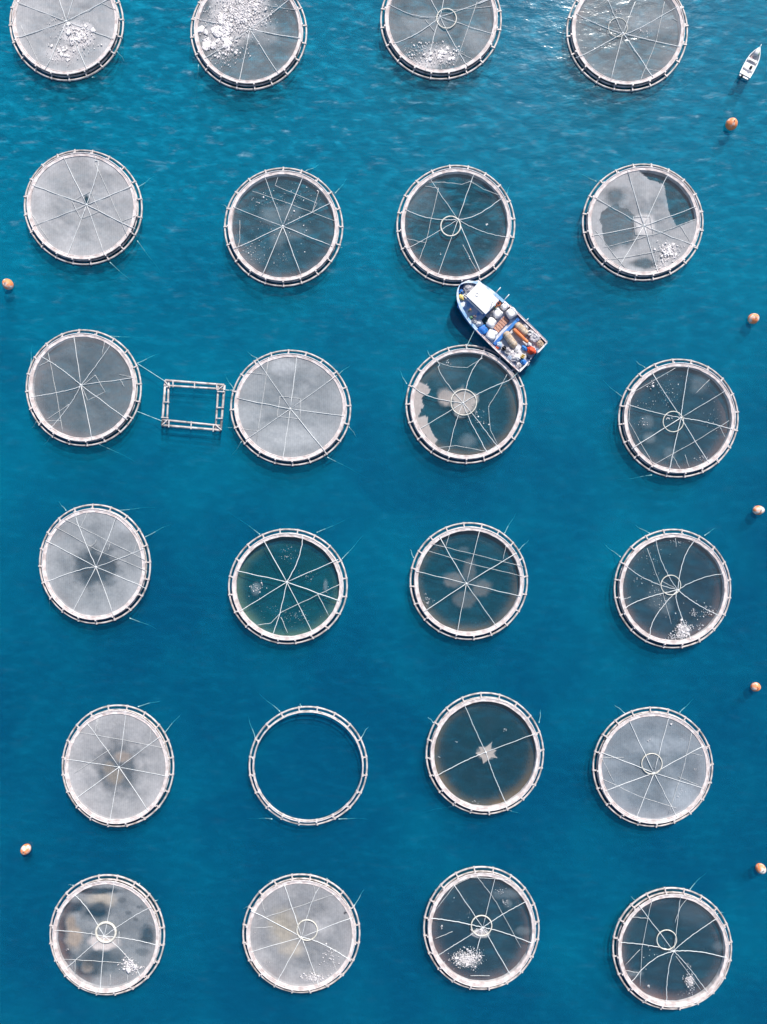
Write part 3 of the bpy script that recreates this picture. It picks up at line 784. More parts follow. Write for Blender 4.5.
# ------------------------------------------------------------------ square float frame between two cages
def px(u, v, z=0.15):   # crop of 120 px shown at 767
    return W(130 + u / 6.392, 340 + v / 6.392, z)
fc = px(402, 418)
FR = thing('float_frame', 'empty square frame of double pale pipes tied between two fish cages', 'float frame', (fc.x, fc.y, 0))
def fpt(u, v, z=0.15):
    return px(u, v, z) - Vector((fc.x, fc.y, 0))
OUT = [(226, 258), (603, 288), (580, 577), (204, 545)]
INN = [(246, 292), (563, 312), (548, 545), (236, 513)]
pad = 0.03
for quad, ext in ((OUT, 0.0), (INN, 0.09)):
    for i in range(4):
        a, b = fpt(*quad[i]), fpt(*quad[(i + 1) % 4])
        d = b - a
        zz = 0.16 if i % 2 == 0 else 0.05
        bm = bmesh.new()
        A, B = a - d * ext, b + d * ext
        A.z = B.z = zz
        tube(bm, [A, A.lerp(B, .33), A.lerp(B, .66), B], 0.2 if quad is OUT else 0.17, 8)
        obj('float_pipe', bm, M['pipe'], FR)
for (u0, v0, u1, v1) in ((232, 300, 252, 296), (222, 262, 254, 302), (274, 258, 276, 300), (414, 268, 412, 306), (554, 280, 556, 318), (596, 292, 562, 318), (560, 328, 602, 332), (596, 432, 554, 432), (552, 500, 590, 502), (548, 542, 584, 574), (534, 542, 532, 584), (392, 522, 390, 568), (250, 512, 248, 556), (208, 540, 240, 510), (202, 494, 244, 498), (216, 396, 250, 398)):
    a, b = fpt(u0, v0, .42), fpt(u1, v1, .42)
    bm = bmesh.new()
    d = b - a
    box(bm, ((a + b) / 2), (d.length + .12, 0.17, 0.2), math.atan2(d.y, d.x), bev=.03)
    obj('clamp', bm, M['bracket'], FR, smooth=False)
def line_between(a, b, label, sagd, rad=0.055, mat='mooring', n=12):
    mid = (a + b) / 2
    bm = bmesh.new()
    pts = []
    for i in range(n + 1):
        t = i / n
        p = a.lerp(b, t) - mid
        p.z -= sagd * 4 * t * (1 - t)
        pts.append(p)
    tube(bm, pts, rad, 5)
    o_ = obj('mooring_line', bm, M[mat])
    o_.location = mid
    return tag(o_, label, 'rope', 'ropes tying floats and boat to the cages')
line_between(px(50, 152, .4), px(224, 264, .4), 'upper pale rope from the left fish cage to the square float frame', .35)
line_between(px(46, 456, .4), px(204, 518, .4), 'lower pale rope from the left fish cage to the square float frame', .45)
line_between(px(600, 318, .4), px(664, 318, .4), 'short rope from the square float frame to the pale fish cage at its right', .45)

# ------------------------------------------------------------------ buoys
def buoy_mat(seed, white):
    m, N, L = new_mat('orange_buoy_with_white_crust')
    out = N.new('ShaderNodeOutputMaterial')
    b = N.new('ShaderNodeBsdfPrincipled')
    b.inputs['Roughness'].default_value = 0.55
    tc = N.new('ShaderNodeTexCoord')
    mp = N.new('ShaderNodeMapping')
    mp.inputs['Location'].default_value = (seed, seed * .7, 0)
    L.new(tc.outputs['Object'], mp.inputs[0])
    nz = N.new('ShaderNodeTexNoise')
    nz.inputs['Scale'].default_value = 1.1
    nz.inputs['Detail'].default_value = 6
    L.new(mp.outputs[0], nz.inputs['Vector'])
    rp = N.new('ShaderNodeValToRGB')
    rp.color_ramp.elements[0].position = white
    rp.color_ramp.elements[1].position = white + .14
    rp.color_ramp.elements[0].color = (0.82, 0.75, 0.68, 1)
    rp.color_ramp.elements[1].color = (0.86, 0.27, 0.1, 1)
    L.new(nz.outputs[0], rp.inputs[0])
    L.new(rp.outputs[0], b.inputs['Base Color'])
    L.new(b.outputs[0], out.inputs[0])
    return m
for k, (x, y, rr, el, ang, wh, label) in enumerate((
        (730.3, 125.5, 6.6, 1.0, 0, .26, 'large bright orange buoy floating below the small white motorboat'),
        (9.2, 285, 5.9, 1.1, -.9, .39, 'white crusted orange buoy alone at the left edge above the third row'),
        (752.2, 319.2, 6.0, 1.05, .5, .39, 'orange buoy with pale top at the right edge, level with the workboat'),
        (757.4, 510.2, 5.6, 1.18, 0, .45, 'nearly white oblong buoy at the right edge below the third row of fish cages'),
        (754.6, 686.4, 5.2, 1.06, .3, .38, 'dull pale orange buoy at the right edge between the fourth and fifth cage rows'),
        (27, 848.2, 5.7, 1.1, .9, .39, 'pale orange buoy left of the gap above the bottom left fish cage'),
        (759.6, 867.4, 5.6, 1.12, -.8, .44, 'pale orange buoy near the bottom of the right edge'))):
    b = thing('mooring_buoy', label, 'buoy', W(x, y), ang, 'orange mooring buoys along the edges of the farm')
    bm = bmesh.new()
    r_ = rr * S * .86
    blob(bm, (0, 0, r_ * .45), (r_ * el, r_ / el ** .4, r_ * .95), .04, 1.2, k, 3)
    obj('float_body', bm, buoy_mat(k * 5.3, wh), b)
    bm = bmesh.new()
    tube(bm, [(r_ * .97 * el * math.cos(2 * PI * i / 28), r_ * .97 / el ** .4 * math.sin(2 * PI * i / 28), r_ * .4) for i in range(28)], .05, 5, closed=True)
    obj('rubbing_band', bm, M['buoy'], b)
    bm = bmesh.new()
    tube(bm, [(0, .16 * math.cos(2 * PI * i / 14), r_ * 1.42 + .16 * math.sin(2 * PI * i / 14)) for i in range(14)], .045, 5, closed=True)
    obj('lifting_eye', bm, M['steel'], b)

# ------------------------------------------------------------------ workboat
BF = Vector((-0.7246, 0.6891)); BL = Vector((-0.6891, -0.7246))     # forward, port
bst = W(532.5, 356.5) + Vector((-.709, -.705, 0)) * .42 - Vector((-.705, .709, 0)) * .2
BANG = math.atan2(BF.y, BF.x)
BOAT = thing('workboat', 'blue and white workboat with cluttered deck lying between two fish cages', 'boat', bst, BANG)
def bl(u, v, z, crop=(445, 270, 767 / 110.0)):
    """photo crop point at height z -> boat coordinates"""
    p = W(crop[0] + u / crop[2], crop[1] + v / crop[2], z) - bst
    return Vector((p.x * BF.x + p.y * BF.y, p.x * BL.x + p.y * BL.y, z))
def bw(p):
    return Vector((bst.x + BF.x * p.x + BL.x * p.y, bst.y + BF.y * p.x + BL.y * p.y, p.z))
ST = [(0, 3.4, 1.3), (1.5, 3.45, 1.3), (4, 3.48, 1.3), (7, 3.48, 1.35), (9.5, 3.45, 1.5), (11.5, 3.35, 1.7), (13.2, 3.1, 1.95), (14.6, 2.75, 2.15), (15.7, 2.2, 2.3), (16.5, 1.5, 2.4), (17.0, 0.8, 2.45), (17.2, 0.12, 2.45)]
def hull():
    bm = bmesh.new()
    rows = []
    for i, (x, hb, g) in enumerate(ST):
        rake = 0.55 * max(0, (x - 11) / 6.2)
        prof = [(0.0, -1.0, 1.0), (0.72, -0.75, 1.0), (0.92, -0.1, .8), (0.97, 0.55, .4), (1.0, g, 0)]
        row = [bm.verts.new((x - rake * k, -hb * f, z)) for f, z, k in prof[::-1]] + [bm.verts.new((x - rake * k, hb * f, z)) for f, z, k in prof[1:]]
        rows.append(row)
    for A, B in zip(rows[:-1], rows[1:]):
        for k in range(len(A) - 1):
            f = bm.faces.new((A[k], B[k], B[k + 1], A[k + 1]))
            zc = sum(v.co.z for v in f.verts) / 4
            xc = sum(v.co.x for v in f.verts) / 4
            f.material_index = 1 if (zc < 0.35 or xc < 8.5) and zc < 0.8 else 0
    bm.faces.new(rows[0]).material_index = 0
    bm.faces.new(rows[-1][::-1])
    return obj('hull', bm, [M['blue_paint'], M['red_boot']], BOAT)
hull()
def hbeam(x):
    for (x0, h0, g0), (x1, h1, g1) in zip(ST[:-1], ST[1:]):
        if x0 <= x <= x1:
            t = (x - x0) / (x1 - x0)
            return h0 + (h1 - h0) * t, g0 + (g1 - g0) * t
    return ST[-1][1], ST[-1][2]
def deck(name, x0, x1, z, mat, inset=.12):
    bm = bmesh.new()
    xs = [x0 + (x1 - x0) * i / 24 for i in range(25)]
    top = [bm.verts.new((x, max(.02, hbeam(x)[0] - inset), z)) for x in xs] + [bm.verts.new((x, -max(.02, hbeam(x)[0] - inset), z)) for x in xs[::-1]]
    f = bm.faces.new(top)
    r = bmesh.ops.extrude_face_region(bm, geom=[f])
    for v in r['geom']:
        if isinstance(v, bmesh.types.BMVert): v.co.z -= .12
    bmesh.ops.recalc_face_normals(bm, faces=bm.faces)
    return obj(name, bm, mat, BOAT, smooth=False)
deck('main_deck', 0.1, 10.6, 0.7, M['deck'])
deck('foredeck', 10.62, 16.9, 1.35, M['foredeck'])
def strake(name, x0, x1, mat, side=1, w=.15, up=.02, t=.11):
    bm = bmesh.new()
    n = 26
    prev = None
    for i in range(n + 1):
        x = x0 + (x1 - x0) * i / n
        h, g = hbeam(x)
        ring = [bm.verts.new((x, side * (h + dy), g + dz)) for dy, dz in ((.05, up), (.05, up + t), (-w, up + t), (-w, up))]
        if prev:
            for k in range(4): bm.faces.new((prev[k], ring[k], ring[(k + 1) % 4], prev[(k + 1) % 4]))
        else: bm.faces.new(ring)
        prev = ring
    bm.faces.new(prev[::-1])
    bmesh.ops.recalc_face_normals(bm, faces=bm.faces)
    return obj(name, bm, mat, BOAT, smooth=False)
for s in (1, -1):
    strake('gunwale', 0.0, 10.0, M['pinkish'], s)
    strake('bow_rail', 10.02, 17.18, M['pale_blue'], s, .42)
bm = bmesh.new()
for y0, y1 in ((-3.3, -1.1), (1.2, 3.3)):
    box(bm, (0.02, (y0 + y1) / 2, 1.05), (.24, y1 - y0, .75))
obj('transom', bm, M['white_paint'], BOAT, smooth=False)
# wheelhouse
WX0, WX1, WY0, WY1 = 10.9, 15.0, -2.25, 0.75
WHS = obj('wheelhouse', bmesh.new(), M['blue_paint'], BOAT)
bm = bmesh.new()
b0 = [(WX0, WY0), (WX1, WY0 + .15), (WX1, WY1 - .15), (WX0, WY1)]
lo = [bm.verts.new((x, y, 1.3)) for x, y in b0]
hi = [bm.verts.new((x - (.25 if x > 12 else 0), -.55 + (y + .55) * .96, 3.1)) for x, y in b0]
for i in range(4): bm.faces.new((lo[i], lo[(i + 1) % 4], hi[(i + 1) % 4], hi[i]))
bm.faces.new(hi)
bm.to_mesh(WHS.data); bm.free()
bm = bmesh.new()
box(bm, (12.85, -.75, 3.2), (4.5, 3.25, .16), bev=.06)
obj('cabin_roof', bm, M['white_paint'], WHS, smooth=False)
bm = bmesh.new()
box(bm, (12.75, 1.02, 2.9), (3.6, .24, .07))
obj('roof_gutter', bm, M['white_paint'], WHS, smooth=False)
for i, x in enumerate((11.6, 12.6, 13.6)):
    for s, y in ((1, .73), (-1, -2.22)):
        bm = bmesh.new()
        box(bm, (x, y, 2.5), (.8, .07, .6))
        obj('window', bm, M['glass'], WHS, smooth=False)
for y in (-1.6, -.75, .1):
    bm = bmesh.new()
    box(bm, (14.83, y, 2.5), (.1, .75, .6))
    obj('window', bm, M['glass'], WHS, smooth=False)
bm = bmesh.new()
tube(bm, [(11.1, -1.2, 3.2), (11.1, -1.2, 4.3)], .05, 6)
tube(bm, [(11.1, -1.5, 4.1), (11.1, -.9, 4.1)], .035, 5)
obj('mast', bm, M['white_paint'], BOAT)
bm = bmesh.new()
tube(bm, [(13.9 + .28 * math.cos(a * PI / 8), -.5 + .28 * math.sin(a * PI / 8), 3.33) for a in range(16)], .05, 5, closed=True)
obj('roof_ring', bm, M['white_paint'], BOAT)
# hatch with slats, blue coaming
ha, hb_ = bl(345, 412, .95), bl(438, 345, .95)
mid = (ha + hb_) / 2
HT = obj('hatch', bmesh.new(), M['deep_blue'], BOAT, smooth=False)
bm = bmesh.new(); box(bm, (mid.x, mid.y, .8), (1.35, (ha - hb_).length + .2, .18)); bm.to_mesh(HT.data); bm.free()
L_ = (ha - hb_).length
for i in range(6):
    bm = bmesh.new()
    box(bm, (mid.x, mid.y - L_ / 2 + L_ * (i + .5) / 6, .94), (1.25, L_ / 6 - .07, .09), bev=.015)
    obj('slat', bm, M['wood'], HT, smooth=False)
ca, cb = bl(330, 505, 1.1), bl(528, 352, 1.1)
bm = bmesh.new()
mid2 = (ca + cb) / 2
box(bm, (mid2.x, mid2.y, .95), (.55, (ca - cb).length, .5), bev=.04)
obj('coaming', bm, M['blue_paint'], BOAT, smooth=False)
# starboard posts, stern posts, rails
for (u, v, l) in ((350, 165, 1.1), (410, 212, 1.2), (565, 355, .5)):
    p = bl(u, v, 1.7)
    h, g = hbeam(p.x)
    bm = bmesh.new()
    tube(bm, [(p.x, -h + .1, g), (p.x, -h - l, g + .55)], .08, 6)
    obj('side_boom', bm, M['white_paint'], BOAT)
for x in (0.1, 2.2, 4.4, 6.6, 8.8):
    for s in (1, -1):
        h, g = hbeam(x)
        bm = bmesh.new()
        tube(bm, [(x, s * (h - .06), g), (x, s * (h - .06), g + .75)], .045, 6)
        obj('rail_post', bm, M['pinkish'], BOAT)
for s in (1, -1):
    bm = bmesh.new()
    tube(bm, [(x, s * (hbeam(x)[0] - .06), hbeam(x)[1] + .75) for x in (0.1, 2.2, 4.4, 6.6, 8.8)], .04, 6)
    obj('top_rail', bm, M['pinkish'], BOAT)
for s in (-1.0, 1.1):
    bm = bmesh.new()
    tube(bm, [(.0, s, .7), (.0, s, 1.9)], .1, 8)
    obj('stern_post', bm, M['white_paint'], BOAT)
bm = bmesh.new()
for (x, y) in ((16.2, 0.45), (16.2, -.45)): tube(bm, [(x, y, 1.3), (x, y, 1.95)], .09, 8)
tube(bm, [(16.2, -.7, 1.75), (16.2, .7, 1.75)], .07, 8)
obj('bow_bitt', bm, M['steel'], BOAT)

# things lying on the boat
def cargo(name, u, v, z, label, cat, group=None, rz=0.0, crop=None):
    p = bl(u, v, z, crop) if crop else bl(u, v, z)
    return thing(name, label, cat, bw(Vector((p.x, p.y, z))), BANG + rz, group)
def heap(name, u, v, zb, rad, mat, label, cat, amp=.18, freq=1.6, group=None, rz=0.0, seed=None):
    p = bl(u, v, zb + rad[2])
    bm = bmesh.new()
    blob(bm, (0, 0, rad[2] * .8), rad, amp, freq, seed if seed is not None else rnd.uniform(0, 60), 4, flat=-rad[2] * .8)
    o_ = obj(name, bm, mat)
    o_.location = bw(Vector((p.x, p.y, zb)))
    o_.rotation_euler.z = BANG + rz
    return tag(o_, label, cat, group)
def sack(u, v, r_, h_, label, zb=.7):
    T = cargo('bulk_sack', u, v, zb + h_ * .5, label, 'sack', 'white bulk sacks on the workboat')
    T.location.z = zb
    bm = bmesh.new()
    box(bm, (0, 0, h_ / 2), (r_ * 1.75, r_ * 1.75, h_), rnd.uniform(-.3, .3), bev=r_ * .42)
    bmesh.ops.subdivide_edges(bm, edges=bm.edges[:], cuts=2, use_grid_fill=True)
    sd = rnd.uniform(0, 50)
    for v_ in bm.verts:
        d_ = mnoise.noise(v_.co * 1.7 + Vector((sd, 0, 0)))
        v_.co += Vector((v_.co.x, v_.co.y, 0)) * .14 * d_
        if v_.co.z > h_ * .6: v_.co.z += .12 * d_
        v_.co.z = max(v_.co.z, 0.0)
    obj('sack_body', bm, M['sack'], T)
    for s in (0, 1, 2, 3):
        a = PI / 4 + s * PI / 2
        bm = bmesh.new()
        c = Vector((math.cos(a) * r_ * .7, math.sin(a) * r_ * .7, h_ * .93))
        e = Vector((-math.sin(a), math.cos(a), 0)) * .16
        tube(bm, [c - e, c - e * .7 + Vector((0, 0, .22)), c + e * .7 + Vector((0, 0, .22)), c + e], .035, 5)
        obj('loop', bm, M['sack'], T)
sack(365, 305, .82, 1.25, 'plump white sack just behind the wheelhouse, left of the largest sack')
sack(462, 300, .92, 1.3, 'largest white sack, on the starboard side of the workboat')
sack(322, 368, .85, 1.2, 'white sack on the port side between the blue tarp and the wooden hatch')
sack(325, 452, .95, 1.15, 'white sack nearest the port rail, ahead of the blue coaming')
sack(415, 255, .62, 1.3, 'smallest white sack, tucked behind the wheelhouse by the starboard rail')
heap('tarp', 258, 415, .7, (.9, .95, .5), M['blue_tarp'], 'crumpled bright blue tarp on the port side ahead of the white sacks', 'tarp')
def bundle(u0, v0, u1, v1, w, z, mat, name, label, cat, ties=True):
    a, b = bl(u0, v0, z + w), bl(u1, v1, z + w)
    m_ = (a + b) / 2
    d = b - a
    T = thing(name, label, cat, bw(Vector((m_.x, m_.y, z))), BANG + math.atan2(d.y, d.x))
    L = d.length / 2
    bm = bmesh.new()
    sd = rnd.uniform(0, 40)
    n = 16
    tube(bm, [(-L + 2 * L * i / n, .06 * mnoise.noise((i * .5, sd, 0)), w * .9) for i in range(n + 1)],
         [w * (.55 if i in (0, n) else .9 if i in (1, n - 1) else 1) * (1 + .14 * mnoise.noise((i * .6, sd, 9))) for i in range(n + 1)], 14)
    obj('roll', bm, mat, T)
    if ties:
        for f in (-.55, 0.0, .5):
            bm = bmesh.new()
            tube(bm, [(f * L, w * 1.03 * math.cos(2 * PI * i / 16), w * .9 + w * 1.03 * math.sin(2 * PI * i / 16)) for i in range(16)], .035, 5, closed=True)
            obj('tie', bm, M['old_rope'], T)
    return T
bundle(418, 432, 492, 535, .62, .7, M['tan'], 'net_bundle', 'tan roll of netting nearer the port side, with a dark bucket beside it', 'net bundle')
bundle(495, 372, 572, 450, .6, .7, M['tan'], 'net_bundle', 'tan roll of netting nearer the starboard side, beyond the orange roll', 'net bundle')
bundle(478, 412, 578, 505, .3, 1.1, M['orange_tarp'], 'tarp_roll', 'long orange rolled tarp between the two tan net rolls', 'tarp', False)
heap('tarp', 603, 560, .7, (.75, .55, .5), M['red_tarp'], 'bright red orange crumpled cloth near the workboat stern', 'tarp', .35, 2.0, rz=.4)
heap('tarp', 555, 545, .7, (.6, .32, .35), M['blue_tarp'], 'small blue tarp wedged between the orange roll and the red cloth', 'tarp', .3, 2.)
heap('tarp', 548, 640, .7, (.62, .45, .35), M['blue_tarp'], 'bright blue tarp beside the stern opening, port side', 'tarp', .3, 2.)
heap('tarp', 585, 605, .7, (.4, .35, .3), M['navy'], 'dark navy cloth by the stern opening', 'tarp', .3, 2.)
heap('net_heap', 478, 600, .7, (1.1, .85, .4), M['pale_net'], 'pale grey heap of netting on the port quarter of the workboat', 'net', .4, 2.4)
heap('net_heap', 622, 462, .7, (1.35, .8, .45), M['pale_net'], 'whitish heap of netting along the starboard rail near the stern', 'net', .4, 2.4)
heap('net_heap', 662, 512, .7, (.75, .55, .35), M['tan'], 'small tan and pale heap of netting in the starboard stern corner', 'net', .4, 2.4)
heap('net_heap', 515, 665, .7, (.5, .45, .3), M['pale_net'], 'small pale heap of netting in the port stern corner', 'net', .4, 2.4)
heap('canvas_cover', 165, 112, 1.36, (.95, 1.0, .45), M['pale_net'], 'pale grey canvas cover over gear on the foredeck', 'cover', .2, 1.6)
heap('sail_bag', 112, 190, 1.36, (.55, .4, .3), M['yellow'], 'yellowish bag by the port rail on the foredeck', 'bag', .3, 1.8)
heap('tarp', 112, 148, 1.36, (.42, .42, .25), M['blue_tarp'], 'small blue tarp on the foredeck ahead of the yellowish bag', 'tarp', .3, 2.)
def container(u, v, zb, size, mat, name, label, cat, rz=0.0, kind='crate'):
    T = cargo(name, u, v, zb + size[2], label, cat, None, rz)
    T.location.z = zb
    sx, sy, sz = size
    bm = bmesh.new()
    if kind == 'crate':
        t = .05
        box(bm, (0, 0, t / 2), (sx, sy, t))
        box(bm, (0, sy / 2 - t / 2, sz / 2 + t / 2), (sx, t, sz - t))
        box(bm, (0, -sy / 2 + t / 2, sz / 2 + t / 2), (sx, t, sz - t))
        box(bm, (sx / 2 - t / 2, 0, sz / 2 + t / 2), (t, sy - 2 * t - .004, sz - t))
        box(bm, (-sx / 2 + t / 2, 0, sz / 2 + t / 2), (t, sy - 2 * t - .004, sz - t))
        obj('crate_wall', bm, mat, T, smooth=False)
        bm = bmesh.new()
        box(bm, (0, 0, sz + .012), (sx + .06, .09, .05)); obj('handle', bm, mat, T, smooth=False)
    else:
        for z0, r0, z1, r1 in ((0, sx * .42, sz, sx * .5),):
            n = 18
            pr = [(0, 0.001), (0, r0), (sz, r1), (sz, r1 - .05), (.06, r0 - .05), (.06, 0.001)]
            rows = [[bm.verts.new((q * math.cos(2 * PI * i / n), q * math.sin(2 * PI * i / n), z)) for i in range(n)] for z, q in pr]
            for A, B in zip(rows[:-1], rows[1:]):
                for i in range(n): bm.faces.new((A[i], A[(i + 1) % n], B[(i + 1) % n], B[i]))
        obj('tub', bm, mat, T)
        bm = bmesh.new()
        tube(bm, [(sx * .5 * math.cos(PI * i / 10), .0, sz + .3 * sx * math.sin(PI * i / 10)) for i in range(11)], .025, 5)
        obj('handle', bm, M['steel'], T)
    return T
container(412, 545, .7, (.75, .75, .7), M['black'], 'bucket', 'black bucket beside the port tan net roll', 'bucket', kind='tub')
container(285, 345, .7, (.9, .8, .9), M['teal'], 'fish_bin', 'dark teal bin behind the wheelhouse, port side', 'bin', .1)
container(150, 180, 1.36, (.9, .75, .5), M['white_paint'], 'storage_box', 'white open box on the foredeck ahead of the wheelhouse', 'box', .1)
container(205, 352, 1.36, (.7, .6, .45), M['white_paint'], 'storage_box', 'small white box on the port walkway behind the two people', 'box', .2)
heap('tarp', 240, 372, .7, (.55, .6, .75), M['sack'], 'white sheet heaped by the port walkway end, next to the blue tarp', 'tarp', .3, 1.9)
heap('tarp', 100, 255, 1.36, (.45, .3, .25), M['blue_tarp'], 'small blue tarp along the port bow rail behind the yellowish bag', 'tarp', .3, 1.9)
heap('tarp', 185, 330, 1.36, (.3, .35, .25), M['green'], 'small green cloth on the port walkway by the white box', 'tarp', .3, 1.9)
heap('net_heap', 440, 560, .7, (.6, .5, .35), M['pale_net'], 'pale heap of netting just behind the black bucket', 'net', .4, 2.4)
container(450, 610, .75, (.6, .45, .8), M['pale_blue'], 'crate', 'pale blue crate by the port rail near the net heap', 'crate', .3)
container(545, 600, .75, (.55, .55, .8), M['yellow'], 'crate', 'yellow crate near the blue tarp at the stern', 'crate', .2)
container(500, 560, .75, (.6, .45, .7), M['white_paint'], 'crate', 'white crate behind the port tan net roll', 'crate', -.2)
container(365, 540, .75, (.5, .4, .4), M['red_tarp'], 'crate', 'small red crate against the port rail', 'crate', .1)
container(575, 655, .75, (.5, .4, .6), M['white_paint'], 'crate', 'white crate at the edge of the stern opening', 'crate', .5)
container(640, 560, .75, (.6, .5, .6), M['pale_blue'], 'crate', 'pale blue crate by the stern opening beside the red cloth', 'crate', .2)
def coil(u, v, zb, r_, mat, label):
    p = bl(u, v, zb + .2)
    bm = bmesh.new()
    n = 90
    tube(bm, [((r_ * (1 - .12 * (i // 22 % 2)) + .04 * mnoise.noise((i * .3, 0, r_))) * math.cos(i / 22 * 2 * PI), (r_ * (1 - .12 * (i // 22 % 2))) * math.sin(i / 22 * 2 * PI), .05 + .07 * i / 22) for i in range(n)], .05, 5)
    o_ = obj('rope_coil', bm, mat)
    o_.location = bw(Vector((p.x, p.y, zb)))
    return tag(o_, label, 'rope')
heap('net_heap', 560, 400, .7, (.55, .4, .5), M['pale_net'], 'pale heap of netting on the starboard side outside the tan net roll', 'net', .4, 2.4)
heap('tarp', 378, 520, .7, (.5, .45, .4), M['pale_blue'], 'pale blue tarp between the blue coaming and the port rail', 'tarp', .3, 1.8)
heap('tarp', 505, 610, .75, (.45, .4, .5), M['sack'], 'small white sheet crumpled amidships near the stern', 'tarp', .35, 2.0)
heap('tarp', 590, 520, .75, (.4, .3, .45), M['sack'], 'small white sheet between the orange roll and the starboard netting', 'tarp', .35, 2.0)
heap('tarp', 240, 95, 1.36, (.6, .35, .4), M['pale_blue'], 'pale blue tarp on the starboard bow beside the wheelhouse front', 'tarp', .25, 1.8)
coil(372, 235, 1.2, .35, M['orange_tarp'], 'small orange rope coil by the starboard side behind the wheelhouse')
coil(590, 440, 1.3, .38, M['rope'], 'white rope coil on the starboard netting')
coil(430, 570, .78, .35, M['old_rope'], 'grey rope coil on deck by the black bucket')

# people at the port side of the wheelhouse
def person(u, v, zb, yaw, label, top, legs, hat, arms):
    p = bl(u, v, zb + 1.4)
    T = thing('person', label, 'person', bw(Vector((p.x, p.y, zb))), BANG + yaw)
    V, E, Rr = [], [], []
    def add(co, r, par=None):
        V.append(co); Rr.append(r)
        if par is not None: E.append((par, len(V) - 1))
        return len(V) - 1
    pel = add((0, 0, .93), .15)
    wai = add((.0, 0, 1.08), .135, pel)
    che = add((.03, 0, 1.3), .165, wai)
    nec = add((.04, 0, 1.47), .06, che)
    h1 = add((.06, 0, 1.57), .085, nec)
    h2 = add((.06, 0, 1.68), .09, h1)
    h3 = add((.05, 0, 1.75), .055, h2)
    add((.16, 0, 1.61), .018, h1)           # nose
    for s in (1, -1):
        add((.06, s * .1, 1.62), .016, h1)  # ears
        hip = add((.0, s * .1, .86), .1, pel)
        kn = add((.04, s * .12, .48), .065, hip)
        an = add((.0, s * .12, .09), .042, kn)
        add((.1, s * .13, .04), .038, add((.02, s * .12, .05), .045, an))
        sh = add((.03, s * .19, 1.4), .065, che)
        f, out, dn = arms[0 if s > 0 else 1]
        el = add((.03 + .12 * f, s * (.24 + .1 * out), 1.12 + .1 * dn), .045, sh)
        wr = add((.03 + .34 * f, s * (.22 + .12 * out), .98 + .22 * dn), .03, el)
        d = Vector(V[wr]) - Vector(V[el]); d.normalize()
        sd = d.cross(Vector((0, 0, 1)))
        if sd.length < .1: sd = Vector((0, 1, 0))
        sd.normalize()
        pm = add(tuple(Vector(V[wr]) + d * .07), .034, wr)
        for q, ln in ((-1.5, .07), (-.5, .085), (.5, .08), (1.5, .065)):
            a = Vector(V[pm]) + d * .03 + sd * .019 * q
            i1 = add(tuple(a), .010, pm)
            i2 = add(tuple(a + d * ln * .6 + Vector((0, 0, -.008))), .009, i1)
            add(tuple(a + d * ln + Vector((0, 0, -.03))), .008, i2)
        t1 = add(tuple(Vector(V[wr]) + d * .04 + sd * .035), .011, wr)
        add(tuple(Vector(V[t1]) + d * .05 + sd * .02), .009, t1)
    me = bpy.data.meshes.new('body_skeleton')
    me.from_pydata(V, E, [])
    tmp = bpy.data.objects.new('body_skeleton', me)
    COL.objects.link(tmp)
    sk = tmp.modifiers.new('skin', 'SKIN')
    sb = tmp.modifiers.new('sub', 'SUBSURF'); sb.levels = 1; sb.render_levels = 1
    for i, dv in enumerate(me.skin_vertices[0].data):
        dv.radius = (Rr[i], Rr[i])
        dv.use_root = (i == 0)
    dg = bpy.context.evaluated_depsgraph_get()
    bm2 = bpy.data.meshes.new_from_object(tmp.evaluated_get(dg))
    bpy.data.objects.remove(tmp)
    bm2.materials.clear()
    for m_ in (M['skin'], top, legs, M['black']): bm2.materials.append(m_)
    for f in bm2.polygons:
        c = f.center
        arm = abs(c.y) > .235
        if c.z < .1: k = 3
        elif c.z < .95 and abs(c.y) < .25 and c.x < .2: k = 2
        elif c.z < 1.46 and (not arm or c.z > 1.17): k = 1
        else: k = 0
        f.material_index = k
    obj('body', bm2, None, T)
    bm = bmesh.new()
    blob(bm, (.05, 0, 1.72), (.125, .112, .085), .05, 2, 1, 2)
    if hat is not M['hair']: tube(bm, [(.12, 0, 1.71), (.24, 0, 1.69)], [.085, .05], 8)
    obj('cap' if hat is not M['hair'] else 'hair', bm, hat, T)
    return T
person(175, 275, 1.36, 2.4, 'person in a green top and orange cap beside the wheelhouse, port side', M['green'], M['navy'], M['orange_tarp'], ((.6, .3, .3), (.2, .1, 0)))
person(210, 318, 1.36, 2.0, 'person in a pale pink top behind the one in green', M['pink'], M['navy'], M['hair'], ((.4, .2, .1), (.7, .3, .4)))
person(352, 262, .7, -1.2, 'person in dark green working behind the wheelhouse beside the white sacks', M['green'], M['black'], M['red_tarp'], ((.7, .2, .4), (.6, .2, .4)))
# lines from boat to the cage
pa = bw(Vector((bl(205, 418, 1.4).x, hbeam(bl(205, 418, 1.4).x)[0], 1.5)))
line_between(pa, W(445 + 145 / 6.97, 270 + 545 / 6.97, .9), 'pale rope from the workboat port side to the fish cage under its stern', .25, .05)
line_between(bw(Vector((.1, 3.2, 1.4))), W(445 + 472 / 6.97, 270 + 752 / 6.97, .9), 'short rope from the workboat port stern corner to the fish cage', .15, .05)

